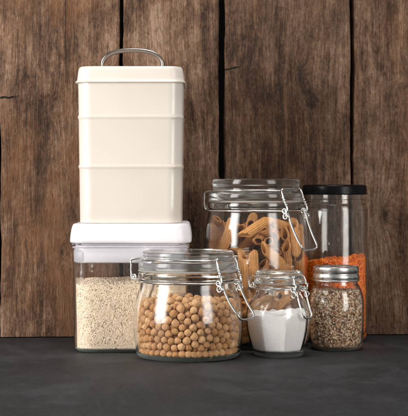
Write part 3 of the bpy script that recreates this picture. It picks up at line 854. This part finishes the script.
    3310,-2760,853,443, 3182,-3199,2716,387, -3765,-2398,1464,438, 1314,-4123,4512,394, -3245,-3004,1452,384, 666,-4232,4881,386, 4166,-1958,2176,423, 3923,-2303,3942,453,
    3076,-3124,4775,455, 374,-1218,6175,424, 2933,-3151,1476,463, -3372,-2711,807,397, -3794,-2235,791,381, -3778,-2435,3798,440, -1515,-655,5909,388, 3247,-2946,3915,460,
    121,-4120,1483,430, 4384,-1557,3820,386, 1659,1545,5941,394, -3278,-2922,4361,431, -4085,-1972,3193,432, -4161,-1677,1489,418, 3750,-2151,804,394, -2244,-3430,828,418,
    -4684,-514,3544,433, 3575,-2535,2350,429, -4400,-1134,2017,443, -1874,573,5646,452, 4121,-1713,4583,452, 951,-965,5576,461, -4009,-1684,796,386, -3405,-2653,2135,452,
    -4118,-1721,4023,468, -4289,-1018,831,421, 8,-4089,4384,453, 3987,-1869,1452,381, -3953,-1991,2180,413, -4654,-271,4705,403, 4286,-1356,2803,452, -4367,-1270,3384,417,
    4542,-698,2440,423, -4554,-732,2668,406, 4026,-1414,876,466, -4048,-1639,4920,464, -1014,-3953,2124,396, -3696,-2285,4560,390, 4563,24,5169,427, 4440,-876,3430,425,
    -2116,-3500,4678,425, 2181,-3255,862,452, 2494,-3308,4164,413, 4222,-742,869,459, -4331,-943,4385,461, 4210,-1164,1676,425, -4398,-573,1464,401, 4592,295,3610,451,
    850,-3757,1444,461, 4387,-376,1622,452, -4588,139,4041,402, -4315,-201,847,437, -4526,776,4550,459, -1097,-3615,834,424, 4484,-292,4285,423, 4324,-8,858,448,
    -2954,-2776,5110,429, 4545,-223,3042,382, -728,-3852,3970,436, -1258,-3776,3322,401, -685,-3855,2792,436, 4561,433,4458,397, 4557,769,2673,410, 1306,-3716,2397,413,
    -1494,74,6234,415, 1520,-3593,1675,398, 1120,-3660,5217,426, -4428,1000,1465,403, -4463,89,2882,447, 4462,377,1572,387, 2082,-3328,2240,429, -4356,210,1515,458,
    -4130,2269,2824,455, 4294,675,828,418, -4459,612,2196,420, 1555,573,5792,455, 3302,-2336,4519,441, 2734,-2834,2128,438, -4362,-246,2135,405, 4392,58,2324,432,
    2414,-3130,2817,405, -2664,-2947,3334,418, 4359,1046,1452,386, -4406,733,3474,461, 1726,-3418,4703,421, -3928,-1346,2682,460, -4231,583,830,420, -4331,1451,3032,429,
    1226,-230,5989,441, 4330,1066,3617,470, -4286,1232,5242,403, 475,1892,5643,466, 4045,2194,2317,434, -4134,1309,814,404, -4284,1330,2194,415, -4255,1412,4059,436,
    -1317,-3432,4890,443, 3500,-1873,2746,467, 4194,1407,2187,454, 4191,1751,3192,396, -3993,2141,3663,455, 4139,-591,4924,382, 4151,1543,5160,402, 4070,1303,808,398,
    -3850,2018,831,421, -3214,-1912,857,447, 3960,-933,4174,466, 3941,2247,4761,399, -4030,1860,4762,451, -3722,2629,4435,446, -3944,-883,5269,411, 4033,1754,1446,395,
    3436,-1906,1904,381, -623,-580,5812,427, -3876,-1038,1479,386, -473,-3525,4755,459, 4080,1766,4036,435, 3457,-1841,5063,383, 3010,3577,4550,399, 3555,2920,4699,384,
    2311,-2928,4845,389, -3250,3172,5251,427, 3685,-1438,3486,449, -713,1593,5774,464, -3501,2809,2158,468, -3934,2114,2094,394, 4160,1091,4494,431, -3253,3021,1385,454,
    -1922,-3041,5287,392, 3722,2421,1566,385, 4071,709,5278,463, 3782,1971,801,391, 399,-3465,4800,449, -4069,393,5197,458, 2745,3632,1381,384, -3967,-596,3155,466,
    -2947,3449,2029,441, 3716,-1243,2252,425, 3384,2617,868,458, -3506,-1225,864,454, 3248,3034,1526,431, -2745,3398,873,463, -3442,2618,794,384, -3908,1605,1538,463,
    3667,2470,3984,458, -2548,3855,2634,420, 3794,2383,3069,386, -2658,3719,4234,448, -2665,3751,3387,423, 3446,2757,2316,457, -3653,2338,1468,402, -3539,2695,3193,429,
    4023,-234,3656,439, -131,4660,3883,437, 2434,3720,5248,466, 2867,3466,2060,421, 3064,3309,2772,413, 3671,-1153,4977,398, -3753,-581,794,384, 3935,-570,2108,381,
    2109,3919,1642,470, -3990,-309,3968,414, 2350,3916,2430,397, 1721,4075,794,384, 4074,662,2079,388, -3019,3238,2811,456, -1774,4077,1422,440, 3303,2895,3371,435,
    -3139,3190,3641,381, 906,4482,2147,410, 2844,3185,812,402, 1924,4086,3132,451, -3934,-301,4739,393, -1370,4347,2033,393, 2308,3912,3798,389, 1958,4005,4530,469,
    -146,4563,2834,440, -2265,3826,1917,423, 4009,292,2999,422, -1100,836,5867,402, -2152,3736,812,402, -1251,4176,817,407, -609,4486,2171,427, 184,4546,2121,403,
    -1309,4330,3781,433, -928,4385,1464,385, -1853,4136,2527,380, 1015,4205,836,426, 1363,4173,1519,452, -2782,-2105,5478,387, 1314,4265,3755,461, -1158,4323,2800,452,
    513,4501,3343,416, 2166,-2525,5551,439, 1163,4337,2908,422, 924,930,6234,399, -506,4264,843,433, -3908,756,2776,454, 3892,114,4691,407, 3871,1058,2937,460,
    -117,4428,4720,448, -3197,-1511,5114,448, -3397,2306,5191,462, 1204,4273,4614,416, -1883,3977,4657,412, 554,4382,4180,469, 158,-333,5912,407, -2461,3499,5055,446,
    246,4292,800,390, 2208,3508,869,459, 569,4305,1483,442, 1601,4054,2272,461, 3922,484,4026,399, -149,4363,1482,420, -772,4322,5307,389, -3804,809,1476,421,
    -1181,4258,4669,393, 2734,3374,3572,392, -381,-3126,5454,397, 584,4318,5153,409, -3706,1624,2646,434, 1559,3958,5325,455, -1968,3881,3833,420, 3038,2932,4124,423,
    -640,4378,3393,395, 3533,1940,5320,381, 3682,1093,1508,450, -2907,2972,4480,459, -3712,1062,4674,458, 2684,-1910,5249,432, 3581,1739,2668,413, 3534,1782,1942,397,
    2814,2991,4991,397, 1573,-2728,5011,394, -3551,1497,5321,385, -3340,2234,2652,401, 854,-2901,5207,391, -3175,2457,3860,422, -2478,3092,1615,465, -2006,-2277,5487,426,
    -2713,2657,851,441, -3434,-110,5481,426, 3117,2269,4683,457, 2329,3283,4359,437, -628,4114,4158,404, 2255,3340,2941,426, -1937,3579,3076,404, -1554,3555,820,410,
    3331,-440,4823,453, 460,4081,2682,413, -1313,-2558,5048,452, -1321,3699,5254,453, 3316,1157,5360,449, 224,1046,5649,430, 1401,3545,792,382, -1169,3718,1514,411,
    -1546,3608,2214,421, -2580,2645,5254,446, 3345,735,4579,462, 2846,-1159,4899,431, -3289,741,5373,430, 3322,268,5214,382, -2313,-1685,4957,446, 145,-2499,5339,451,
    -526,3714,4854,429, 2046,3041,5065,389, 878,3645,4957,397, -2771,2124,4563,461, 1338,-2192,5532,404, -1287,-2161,5803,388, -640,-2406,5509,385, 170,3646,5319,415,
    -369,342,5972,458, -2942,1316,4792,469, -2715,1831,5465,416, -1778,2941,5041,468, 994,-2244,4839,405, 2693,1686,5149,424, 2353,2366,5001,386, 2072,-1449,4889,430,
    -2609,-511,5449,399, 2664,-196,5314,435, -2430,-896,4785,400, -1486,-1716,5194,412, -2616,279,5395,390, -877,2974,5055,460, -2548,1037,5503,392, 283,-1936,4672,424,
    608,-1761,5453,456, 2517,1015,4704,442, -1913,-1054,5316,387, 1302,-1566,5074,389, -2026,2044,5058,419, -372,-1837,5102,383, 684,2919,4574,464, -77,3045,4881,385,
    455,2848,5485,454, -827,-1372,5576,440, -1286,2279,5462,462, 1762,1869,5195,430, 2116,1178,5419,395, -2062,1169,4816,458, 1416,-1054,4461,422, 1032,2311,5093,449,
    -1866,-276,5347,394, 1863,-212,5466,395, 1987,459,5054,433, -1632,1449,5562,469, -298,2350,5527,449, -1217,-732,5157,434, -558,2284,4723,420, 36,-1015,5390,463,
    244,2303,4883,400, 1338,-506,4996,388, 1581,1145,4783,443, -1294,820,4982,465, 1066,1239,5482,434, 685,1570,4823,427, -1088,78,5464,469, 1215,231,5066,401,
    -158,1581,5051,460, -449,-370,4989,451, 554,-290,5166,454, 716,370,5691,413, -512,874,5304,422, 615,746,4963,427, 165,1075,4364,456, 0,295,5218,385,
]
cp = np.array(HEAP, float).reshape(-1, 4) / 1e5
rad = cp[:, 3].copy(); cp = cp[:, :3].copy()

def chickpea_mesh(seed, sub):
    bm = bmesh.new()
    bmesh.ops.create_icosphere(bm, subdivisions=sub, radius=1.0)
    for v in bm.verts:
        n = v.co.normalized()
        r = 1.0 + 0.07 * noise.noise(n * 1.6 + Vector((seed * 5, 0, 0))) + 0.035 * noise.noise(n * 4.0 + Vector((0, seed * 3, 0)))
        beak = math.exp(-((1 - n.x) / 0.06)) if n.x > 0 else 0
        r += 0.20 * beak
        # cleft running down from the beak
        r -= 0.10 * math.exp(-(n.y / 0.13) ** 2) * max(0, n.z) * (1 if n.x > -0.5 else 0.3)
        v.co = n * r
        v.co.y *= 0.96
    bmesh.ops.recalc_face_normals(bm, faces=bm.faces[:])
    me = bpy.data.meshes.new('chickpea')
    bm.to_mesh(me); bm.free(); me.shade_smooth()
    me.materials.append(M['chickpea'])
    return me
CM = [chickpea_mesh(i + 1, 3) for i in range(5)]
NI = 0
rest = []
for i in range(len(cp)):
    if NI < 260:
        o = bpy.data.objects.new('chickpea', CM[NI % 5]); COL.objects.link(o)
        o.location = (JC[0] + cp[i, 0], JC[1] + cp[i, 1], cp[i, 2])
        o.rotation_euler = tuple(rng.uniform(0, 2 * PI, 3)); s = rad[i] * 0.985; o.scale = (s, s, s)
        tag(o, 'round tan chickpea heaped with the others in the front clip-top jar', 'chickpea', 'chickpeas in the front clip-top jar')
        NI += 1
    else: rest.append(i)
rest = np.array(rest)
b0 = bmesh.new(); bmesh.ops.create_icosphere(b0, subdivisions=2, radius=1.0)
for v in b0.verts:
    n = v.co.normalized(); v.co = n * (1 + 0.08 * noise.noise(n * 1.7) + 0.18 * (math.exp(-((1 - n.x) / 0.06)) if n.x > 0 else 0))
cb_ = core_from(b0)
o = heap_mesh('chickpea_heap', cp[rest], rot_rand(len(rest)), np.repeat(rad[rest][:, None], 3, 1) * 0.985, M['chickpea_stuff'], (np.array(cb_[0]), np.array(cb_[1])), loc=JC)
tag(o, 'tan chickpeas lying deeper inside the front clip-top jar', 'chickpeas', 'chickpeas in the front clip-top jar', 'stuff')

# ---------------------------------------------------------------- penne
PR, PLEN = 0.0055, 0.043
def penne_mesh(seed, L=PLEN, R=PR):
    """ridged tube, both ends cut on the slant, axis along z"""
    bm = bmesh.new()
    n, m = 64, 14
    ri = R * 0.74
    def cut(a, s): return s * (L / 2 - 0.0048) + 0.0056 * math.cos(a) + (0.0008 * noise.noise((math.cos(a) * 2, math.sin(a) * 2, seed + s)))
    bend = 0.0012 * (seed % 3 - 1)
    rings = []
    def ring(f, r, ridge, inset=0.0):
        out = []
        for i in range(n):
            a = 2 * PI * i / n
            z0, z1 = cut(a, -1) + inset, cut(a, 1) - inset
            z = z0 + (z1 - z0) * f
            rr = r + (0.00034 * math.cos(16 * a) if ridge else 0)
            rr *= 1 + 0.025 * noise.noise((math.cos(a), z * 60, seed))
            bx = bend * (1 - (2 * z / L) ** 2)
            out.append((rr * math.cos(a) + bx, rr * math.sin(a) * 0.97, z))
        return out
    for i in range(m + 1): rings.append(ring(i / m, R - (0.0003 if i in (0, m) else 0), True, -0.0002 if i not in (0, m) else 0.0002))
    for i in range(m, -1, -1): rings.append(ring(i / m, ri, False, 0.0002))
    loft(bm, rings, close=True)
    bmesh.ops.recalc_face_normals(bm, faces=bm.faces[:])
    me = bpy.data.meshes.new('penne'); bm.to_mesh(me); bm.free(); me.shade_smooth(); me.set_sharp_from_angle(angle=math.radians(60))
    me.materials.append(M['penne'])
    return me
PM = [penne_mesh(i) for i in range(6)]
HAND = [
    'brown penne tube standing upright at the far left of the pasta jar',
    'long brown penne tube slanting across the top of the pasta jar',
    'upright penne tube forming the left arm of the V beside the chickpea jar clip',
    'upright penne tube forming the right arm of the V beside the chickpea jar clip',
    'penne tube sloping down to the right above the small jar lid',
    'penne tube showing its round open end just above the small jar lid',
    'penne tube seen half end-on with its open mouth facing left, mid jar',
    'short-looking penne tube pointing its round hole forward, centre of the pasta jar',
    'penne tube leaning right under the pasta jar lever',
]
NF = len(HAND)
# resting places of the settled penne: centre in 1/100 mm, axis in 1/1000
PENNE = [
    -4849,-1395,12140,83,-149,985, -143,-4547,13884,834,58,549, -1656,-4835,9158,30,-18,-999, -533,-4983,9159,12,-13,-1000, 1796,-4492,10484,712,273,-647, 935,-2985,8762,169,795,-583,
    463,-2263,12451,261,958,121, 1485,-2354,12059,158,979,-132, 3760,-1933,12085,424,624,-657, 3361,-2407,10165,78,441,-894, 4902,-1397,8989,81,280,-957, -596,-1742,14398,112,960,256,
    -3496,-3419,12727,337,-234,912, -2530,-1575,12802,-376,811,-449, 5046,-59,11933,43,115,-992, 3283,1159,1606,626,-714,314, -2722,2511,7940,-705,-437,-559, -4081,1996,3644,21,812,583,
    153,3666,2036,559,-828,-32, -2534,3794,2284,515,731,448, 4053,-1680,7289,79,996,49, 3815,621,1170,77,-997,0, 4471,-2424,2643,94,235,-967, 709,3318,4304,-286,-958,10,
    -2093,-379,13373,631,721,-286, -2658,2519,11563,501,-749,432, -3747,451,6079,-659,752,-4, 2273,2507,10186,-992,-107,72, -3101,3766,7662,-754,-610,-244, 3768,1645,4277,171,949,-267,
    -4374,-2282,1517,-419,863,-282, -1102,-3779,6094,-764,205,612, 1913,-2618,7099,284,918,275, -219,-3797,1170,-734,679,0, 2912,-4158,2626,288,236,-928, 703,4263,8473,-753,468,463,
    1839,4625,2016,-931,363,-37, -4211,-2909,4035,-55,84,-995, -3232,1275,1170,906,-423,0, -786,3199,12348,782,106,-614, -3105,-378,4043,26,-999,30, -4471,-324,4257,-383,-150,912,
    63,-2744,7487,477,742,-471, -3304,1662,11515,528,-740,416, -1740,2242,1170,476,-879,0, 284,2025,5358,233,-920,314, 4125,-1525,1833,627,664,406, -4189,-1149,3260,-524,-6,852,
    -358,-3221,3384,-819,-396,-416, 2030,-3021,3723,662,-590,463, -1194,-2478,7347,-210,953,220, -827,-1788,8467,-421,-884,-202, 1597,3246,8744,-343,-836,-429, 1164,-3615,2796,226,747,-625,
    -824,4654,7176,99,287,-953, 2733,-3089,6584,-280,-902,-327, -4591,2069,11500,-269,-572,-775, 4758,1704,12180,59,-291,955, 2820,3387,6534,2,-578,816, -4316,1546,8583,-160,469,869,
    -1756,-2361,4416,227,-865,448, 2805,-1373,9554,757,648,-85, -2300,-2133,3337,28,-767,641, -1428,-2076,5478,493,858,-145, 3200,1466,10980,524,850,62, -2257,317,1695,924,-7,382,
    4416,2089,7102,-422,899,-116, -2878,2068,9626,-566,808,164, 1120,-3294,1170,-440,898,0, -179,2399,10979,-132,969,-210, -432,3599,9664,-752,623,216, -4087,1118,9669,627,525,576,
    -4392,-594,7459,-426,861,279, -2865,4183,10025,-406,-270,-873, 2008,2937,6855,-197,-947,254, -3230,2684,2606,-899,-393,192, 2906,2580,4259,-121,-992,-23, -346,3143,1600,669,-651,-360,
    -4265,-409,1170,-451,892,0, -1713,-1977,10773,597,797,-88, -1509,3764,10638,-326,-676,-661, 2854,2386,5844,385,798,-464, -218,-3153,6017,-343,488,-803, -1584,1429,6865,-818,551,-163,
    1819,3417,12105,247,-889,386, 179,3938,6929,236,145,-961, 2565,-2633,2926,610,-677,412, -4632,133,13984,-87,867,-491, -2789,2057,4824,-264,958,110, -34,-3898,2356,15,725,-689,
    -5011,380,2950,51,793,607, 3900,-1744,5182,723,673,156, -308,-4940,5478,-922,49,-384, 309,-4962,4629,-929,-51,-365, -1309,-2241,2023,150,-989,-9, 2624,3750,11298,-183,-233,-955,
    3529,-1779,2532,194,-978,75, -2743,-2927,1707,-736,584,344, 534,4354,10926,153,-322,-934, -3312,-3165,4329,23,-468,883, 2297,2160,2306,-498,-456,-738, 3461,-2030,13777,-843,-451,293,
    -716,-4317,3509,-855,-293,-427, -680,2096,3549,40,-895,444, -1843,3143,11442,-97,-736,-669, -4542,1992,2097,400,916,29, 1022,3713,6845,41,-832,-553, -2125,-3748,8810,-643,-163,-748,
    3429,-810,4473,-995,73,64, 4804,494,1170,-102,995,0, -1375,3716,7576,390,-631,670, 1702,3885,3918,119,547,829, 1694,4216,2709,-801,592,86, -1849,3879,3393,943,73,324,
    3641,-276,8435,932,357,-62, -2583,2473,3947,-401,915,50, 2732,-3680,5291,-780,-307,-545, 3150,-2356,3757,410,-658,632, -4401,-374,12379,441,-138,887, 2339,82,3983,-992,96,86,
    -1056,2862,5588,469,883,-30, -2105,-2064,6225,975,-173,138, 4909,693,3999,-126,915,382, 3144,3791,7728,-745,620,-246, 1500,2994,13307,-230,-947,226, -2561,-2404,2290,-45,751,-659,
    3033,-3330,2241,709,275,-650, -504,2571,13443,-362,902,237, -2998,-4110,4247,-417,305,-856, 3641,3428,3086,-673,719,174, 1566,3406,10971,29,-895,445, 3498,2825,8931,131,-686,-715,
    -2774,-409,1521,942,-167,-291, -5008,-561,3429,89,-783,-616, 3883,1107,5727,-321,662,677, -1972,-2975,2612,-592,-787,-175, -3113,-2554,9947,415,-908,-51, 3706,-373,5645,906,414,89,
    1070,1850,4982,-83,-994,-75, 3701,-103,12096,679,-724,119, -3595,1437,5636,-355,860,366, 1554,-1566,13110,549,791,-271, 23,4966,3716,-985,17,172, 4638,1812,1992,360,-933,-24,
    3853,-1349,6208,-744,-633,-215, -417,-4402,1624,917,231,325, -2571,3485,8891,547,829,112, 2517,-1653,13288,-270,-913,-307, -105,2921,4059,-477,-687,548, 2845,2478,11643,-523,-574,-630,
    3172,1445,9601,-788,-562,252, 4592,1855,5514,360,-867,-344, -2613,4402,5248,-131,-76,988, 3738,133,6467,731,678,-71, -3096,-1944,8075,106,795,-597, 1337,2249,4120,-560,-734,-385,
    -2318,2888,7229,755,-493,433, -3885,1776,12355,-718,-686,-117, -35,4882,1170,-1000,-4,0, 3420,866,3340,-781,-596,-185, 3551,775,7653,326,34,945, -3061,3871,1424,-745,-622,-239,
    -3439,2822,5594,806,416,423, 1815,-2270,10685,266,-922,280, 738,-4981,2318,674,73,735, -3708,-855,5800,-745,390,541, -3047,-2819,6316,277,151,-949, 3279,1569,5096,488,870,-74,
    -4939,-1078,8626,139,-651,-746, 4073,1573,2374,674,-646,359, 4928,1362,9688,60,-223,973, 1886,1915,3480,342,933,109, -3986,-1284,8488,-147,-986,75, 2405,2627,8779,-284,-954,97,
    2251,-3274,2035,-281,-959,34, 305,5098,6618,370,-24,-929, 689,4025,2417,864,-333,-377, -999,4272,4875,800,553,-233, 2221,-2758,1170,166,-986,0, -2695,155,2441,-795,492,-355,
    -1143,3913,6241,351,-638,686, -3854,-645,4619,158,-950,271, 1239,4025,1170,999,47,0, -2020,2169,2125,947,321,4, 48,3592,12829,559,-809,-181, 1812,3355,5702,-270,890,368,
    -3428,-3595,6572,729,-683,56, 4736,-1932,4493,76,192,-979, -994,-3762,4303,-811,-481,-335, 3242,-978,12267,408,206,890, 3852,1127,11721,-121,615,779, 3871,617,2946,-204,979,-19,
    -4232,1259,4943,583,598,-550, 567,-2169,5789,-134,983,-123, 4194,-2802,12678,-81,-14,997, -4571,-1811,5010,-229,197,953, -4647,2000,7786,-280,-658,-699, -3989,233,11097,-71,-225,-972,
    -346,12,12629,-720,49,-692, 2752,-1733,4804,702,40,-711, -11,-2549,8530,-194,-832,520, -2497,2661,3147,907,-370,-199, -811,2449,1170,462,-887,0, -1666,1850,4690,-207,962,-180,
    -2528,-2321,1170,839,545,0, -1793,1581,1690,-874,338,-350, 2483,-2903,7923,404,-730,-551, 2421,3121,1170,-999,-45,0, -1893,-4577,1837,824,-375,425, 700,4996,9568,673,-91,-734,
]
_p = np.array(PENNE, float).reshape(-1, 6)
cen = _p[:, :3] / 1e5; dirv = _p[:, 3:] / np.linalg.norm(_p[:, 3:], axis=1)[:, None]
NP = len(cen)
sp = np.array([-0.5, 0.5]) * (PLEN - 2 * PR * 0.8)
for i in range(NP):
    o = bpy.data.objects.new('penne', PM[i % 6]); COL.objects.link(o)
    o.location = (JP[0] + cen[i, 0], JP[1] + cen[i, 1], cen[i, 2])
    d = Vector(dirv[i])
    o.rotation_mode = 'QUATERNION'
    from mathutils import Quaternion
    o.rotation_quaternion = d.to_track_quat('Z', 'Y') @ Quaternion((0, 0, 1), float(rng.uniform(0, 2 * PI)))
    lab = HAND[i] if i < NF else 'ridged brown penne tube lying among the others in the tall clip-top jar'
    tag(o, lab, 'penne', 'brown penne in the tall clip-top jar')

# ---------------------------------------------------------------- screw-lid jars
def plain_jar(name, loc, label, outer, thick, floor, seg=96, shape=None):
    root = empty(name, loc)
    tag(root, label, 'glass jar')
    op = smooth_profile(outer, 5)
    ip = []
    for r, z in reversed(op):
        if z < floor * 1.8: break
        ip.append((max(r - thick, 0.002), z))
    rl, zl = ip[-1]
    rim_r, rim_z = op[-1]
    ip2 = ip + [(rl - 0.0012, floor * 1.25), (rl - 0.0045, floor * 1.02), (rl * 0.6, floor), (0, floor + 0.0004)]
    prof = [(0, 0.0024), (outer[0][0] * 0.75, 0.0018), (outer[0][0] * 0.93, 0.0006)] + op + [(rim_r - 0.0006, rim_z + 0.0006), (rim_r - thick + 0.0006, rim_z + 0.0006)] + ip2
    bm = bmesh.new(); lathe(bm, prof, seg, shape)
    finish('glass_body', bm, M['glass'], root, angle=80)
    zz = np.array([z for r, z in reversed(ip)]); rr = np.array([r for r, z in reversed(ip)])
    return root, zz, rr

def fill_grains(zz, rr, floor, top, n_wall, n_top, radii, layers, core_in):
    P, Nn = [], []
    gap = radii[0] + 0.0004
    for L_ in range(layers):
        for _ in range(n_wall):
            a = random.random() * 2 * PI
            z = floor + radii[0] + random.random() * 0.13
            r = float(np.interp(z, zz, rr)) - gap - L_ * radii[0] * 1.9 - random.random() * radii[0] * 0.7
            x, y = r * math.cos(a), r * math.sin(a)
            if z > top(x, y): continue
            P.append((x, y, z)); Nn.append((math.cos(a), math.sin(a), 0))
    for _ in range(n_top):
        a = random.random() * 2 * PI; 
        z = 0
        r = math.sqrt(random.random())
        R_ = float(np.interp(top(0, 0), zz, rr)) - gap
        x, y = r * R_ * math.cos(a), r * R_ * math.sin(a)
        z = top(x, y)
        R2 = float(np.interp(z, zz, rr)) - gap
        if math.hypot(x, y) > R2: continue
        P.append((x, y, z + random.uniform(-1.2, 0.5) * radii[0])); Nn.append((0, 0, 1))
    bm = bmesh.new()
    rings = [[(0, 0, floor + 0.0006)]]
    z_hi = min(top(0.9 * rr.max() * math.cos(b_), 0.9 * rr.max() * math.sin(b_)) for b_ in np.linspace(0, 2 * PI, 16))
    for z in np.linspace(floor + 0.001, z_hi - radii[0] * 2, 14):
        r = float(np.interp(z, zz, rr)) - core_in
        rings.append([(r * math.cos(2 * PI * i / 48), r * math.sin(2 * PI * i / 48), float(z)) for i in range(48)])
    for q in (0.8, 0.55, 0.3):
        ring = []
        for i in range(48):
            x, y = r * q * math.cos(2 * PI * i / 48), r * q * math.sin(2 * PI * i / 48)
            ring.append((x, y, top(x, y) - radii[0] * 2))
        rings.append(ring)
    rings.append([(0, 0, top(0, 0) - radii[0] * 2)])
    loft(bm, rings)
    P = np.array(P); Nn = np.array(Nn)
    N = len(P)
    return P, Nn, core_from(bm)

# seed jar
JQ = (X(336.0, 0.127), 0.127, 0)
q_root, qz, qr_ = plain_jar('screw_top_jar', JQ, 'small glass jar of mixed brown seeds with ridged silver screw lid', 
    [(0.0240, 0.0), (0.0272, 0.0016), (0.0300, 0.0065), (0.0314, 0.0150), (0.0320, 0.0280), (0.0321, 0.0460), (0.0314, 0.0580), (0.0292, 0.0665), (0.0264, 0.0715), (0.0248, 0.0745), (0.0246, 0.0800), (0.0246, 0.0900)], 0.0024, 0.0042)
bm = bmesh.new()
lp = [(0, 0.0938), (0.0200, 0.0938), (0.0212, 0.0932), (0.0222, 0.0938), (0.0240, 0.0946), (0.0252, 0.0943), (0.0259, 0.0934), (0.0261, 0.0920), (0.0260, 0.0886), (0.0256, 0.0874), (0.0253, 0.0866), (0.0255, 0.0856), (0.0262, 0.0846), (0.0265, 0.0832), (0.0265, 0.0812), (0.0261, 0.0802), (0.0261, 0.0796), (0.0266, 0.0790), (0.0267, 0.0782), (0.0262, 0.0776), (0.0254, 0.0778), (0.0251, 0.0800), (0.0251, 0.0905), (0.0, 0.0907)]
lathe(bm, lp, 96)
finish('screw_lid', bm, M['tin'], q_root, angle=35)
qtop = lambda x, y: 0.0665 + 0.0015 * noise.noise((x * 60, y * 60, 8))
P, Nn, core = fill_grains(qz, qr_, 0.0046, qtop, 8500, 1300, (0.0006,), 2, 0.0030)
N = len(P)
big = rng.uniform(0, 1, N) ** 2
sc = np.stack([rng.uniform(0.0004, 0.0006, N), rng.uniform(0.0008, 0.0011, N) + 0.0006 * big, rng.uniform(0.0011, 0.0016, N) + 0.0013 * big], -1)
o = heap_mesh('seeds', P, frames(Nn, 0.35), sc, M['seed'], unit_blob(6, 4), core, loc=JQ)
tag(o, 'mixed brown and cream seeds filling the small silver-lidded jar', 'seeds', kind='stuff')

# lentil jar
JL = (X(334.6, 0.213), 0.213, 0)
l_root, lz_, lr_ = plain_jar('screw_top_jar', JL, 'tall straight glass jar of orange lentils with black metal lid', 
    [(0.0320, 0.0), (0.0355, 0.0018), (0.0380, 0.0065), (0.0392, 0.0150), (0.0396, 0.0300), (0.0396, 0.1450), (0.0394, 0.1560), (0.0384, 0.1612), (0.0370, 0.1640), (0.0366, 0.1662), (0.0366, 0.1690), (0.0360, 0.1705), (0.0360, 0.1830)], 0.0025, 0.0055)
bm = bmesh.new()
lp = [(0, 0.1862), (0.0300, 0.1862), (0.0318, 0.1866), (0.0352, 0.1870), (0.0368, 0.1868), (0.0380, 0.1860), (0.0386, 0.1846), (0.0387, 0.1790), (0.0389, 0.1774), (0.0391, 0.1762), (0.0387, 0.1753), (0.0378, 0.1752), (0.0372, 0.1758), (0.0369, 0.1780), (0.0368, 0.1837), (0, 0.1838)]
lathe(bm, lp, 96)
finish('screw_lid', bm, M['black'], l_root, angle=35)
ltop = lambda x, y: 0.0965 + 0.115 * x - 0.03 * y + 0.0045 * noise.noise((x * 55, y * 55, 2.2)) + 0.003 * noise.noise((x * 110, y * 110, 6))
P, Nn, core = fill_grains(lz_, lr_, 0.0060, ltop, 7000, 1500, (0.0009,), 2, 0.0036)
N = len(P)
sc = np.stack([rng.uniform(0.0008, 0.0011, N), rng.uniform(0.0017, 0.0021, N), rng.uniform(0.0017, 0.0021, N)], -1)
o = heap_mesh('lentils', P, frames(Nn, 0.5), sc, M['lentil'], unit_blob(8, 5), core, loc=JL)
tag(o, 'bright orange split lentils part filling the tall black-lidded jar', 'lentils', kind='stuff')

# ---------------------------------------------------------------- light: two soft boxes, left key and weaker right
def softbox(name, loc, aim, sx, sy, watts, col):
    l = bpy.data.lights.new(name, 'AREA'); l.shape = 'RECTANGLE'; l.size = sx; l.size_y = sy
    l.energy = watts; l.color = col
    # the diffuser is brightest in the middle and fades towards its frame
    l.use_nodes = True
    t = l.node_tree; em = [q for q in t.nodes if q.type == 'EMISSION'][0]
    gm = t.nodes.new('ShaderNodeNewGeometry'); sp_ = t.nodes.new('ShaderNodeSeparateXYZ'); t.links.new(gm.outputs['Parametric'], sp_.inputs[0])
    fs = []
    for ax in (0, 1):
        d = t.nodes.new('ShaderNodeMath'); d.operation = 'SUBTRACT'; d.inputs[1].default_value = 0.5; t.links.new(sp_.outputs[ax], d.inputs[0])
        a = t.nodes.new('ShaderNodeMath'); a.operation = 'ABSOLUTE'; t.links.new(d.outputs[0], a.inputs[0])
        r = t.nodes.new('ShaderNodeMapRange'); r.interpolation_type = 'SMOOTHSTEP'; t.links.new(a.outputs[0], r.inputs[0])
        r.inputs[1].default_value = 0.5; r.inputs[2].default_value = 0.20; r.inputs[3].default_value = 0.08; r.inputs[4].default_value = 1.0
        fs.append(r.outputs[0])
    p = t.nodes.new('ShaderNodeMath'); p.operation = 'MULTIPLY'; t.links.new(fs[0], p.inputs[0]); t.links.new(fs[1], p.inputs[1])
    q = t.nodes.new('ShaderNodeMath'); q.operation = 'MULTIPLY'; t.links.new(p.outputs[0], q.inputs[0]); q.inputs[1].default_value = 1.7
    t.links.new(q.outputs[0], em.inputs['Strength'])
    o = bpy.data.objects.new(name, l); COL.objects.link(o)
    o.location = loc
    o.rotation_euler = (Vector(aim) - Vector(loc)).to_track_quat('-Z', 'Y').to_euler()
    return o
softbox('left_softbox', (-1.05, -0.52, 0.42), (-0.02, 0.12, 0.14), 0.74, 1.35, 26, (1.0, 0.975, 0.95))
softbox('right_softbox', (0.92, -0.95, 0.40), (0.02, 0.12, 0.14), 0.66, 1.3, 12.5, (1.0, 0.96, 0.925))

softbox('top_softbox', (0.1, 0.02, 1.25), (0.0, 0.10, 0.0), 0.9, 0.5, 7, (1.0, 0.98, 0.96))
w = bpy.data.worlds.new('World'); S.world = w; w.use_nodes = True
bg = w.node_tree.nodes['Background']; bg.inputs[0].default_value = (1.0, 0.97, 0.94, 1); bg.inputs[1].default_value = 0.24

S.view_settings.view_transform = 'Standard'; S.view_settings.look = 'None'
S.view_settings.exposure = 0.0; S.view_settings.gamma = 1
S.render.engine = 'CYCLES'
c = S.cycles
c.max_bounces = 28; c.transmission_bounces = 24; c.transparent_max_bounces = 16; c.diffuse_bounces = 4; c.glossy_bounces = 6
c.caustics_reflective = True; c.caustics_refractive = True; c.blur_glossy = 0.0
c.sample_clamp_indirect = 40.0
c.use_denoising = True; c.denoiser = 'OPENIMAGEDENOISE'
c.use_adaptive_sampling = True; c.adaptive_threshold = 0.018
S.render.film_transparent = False
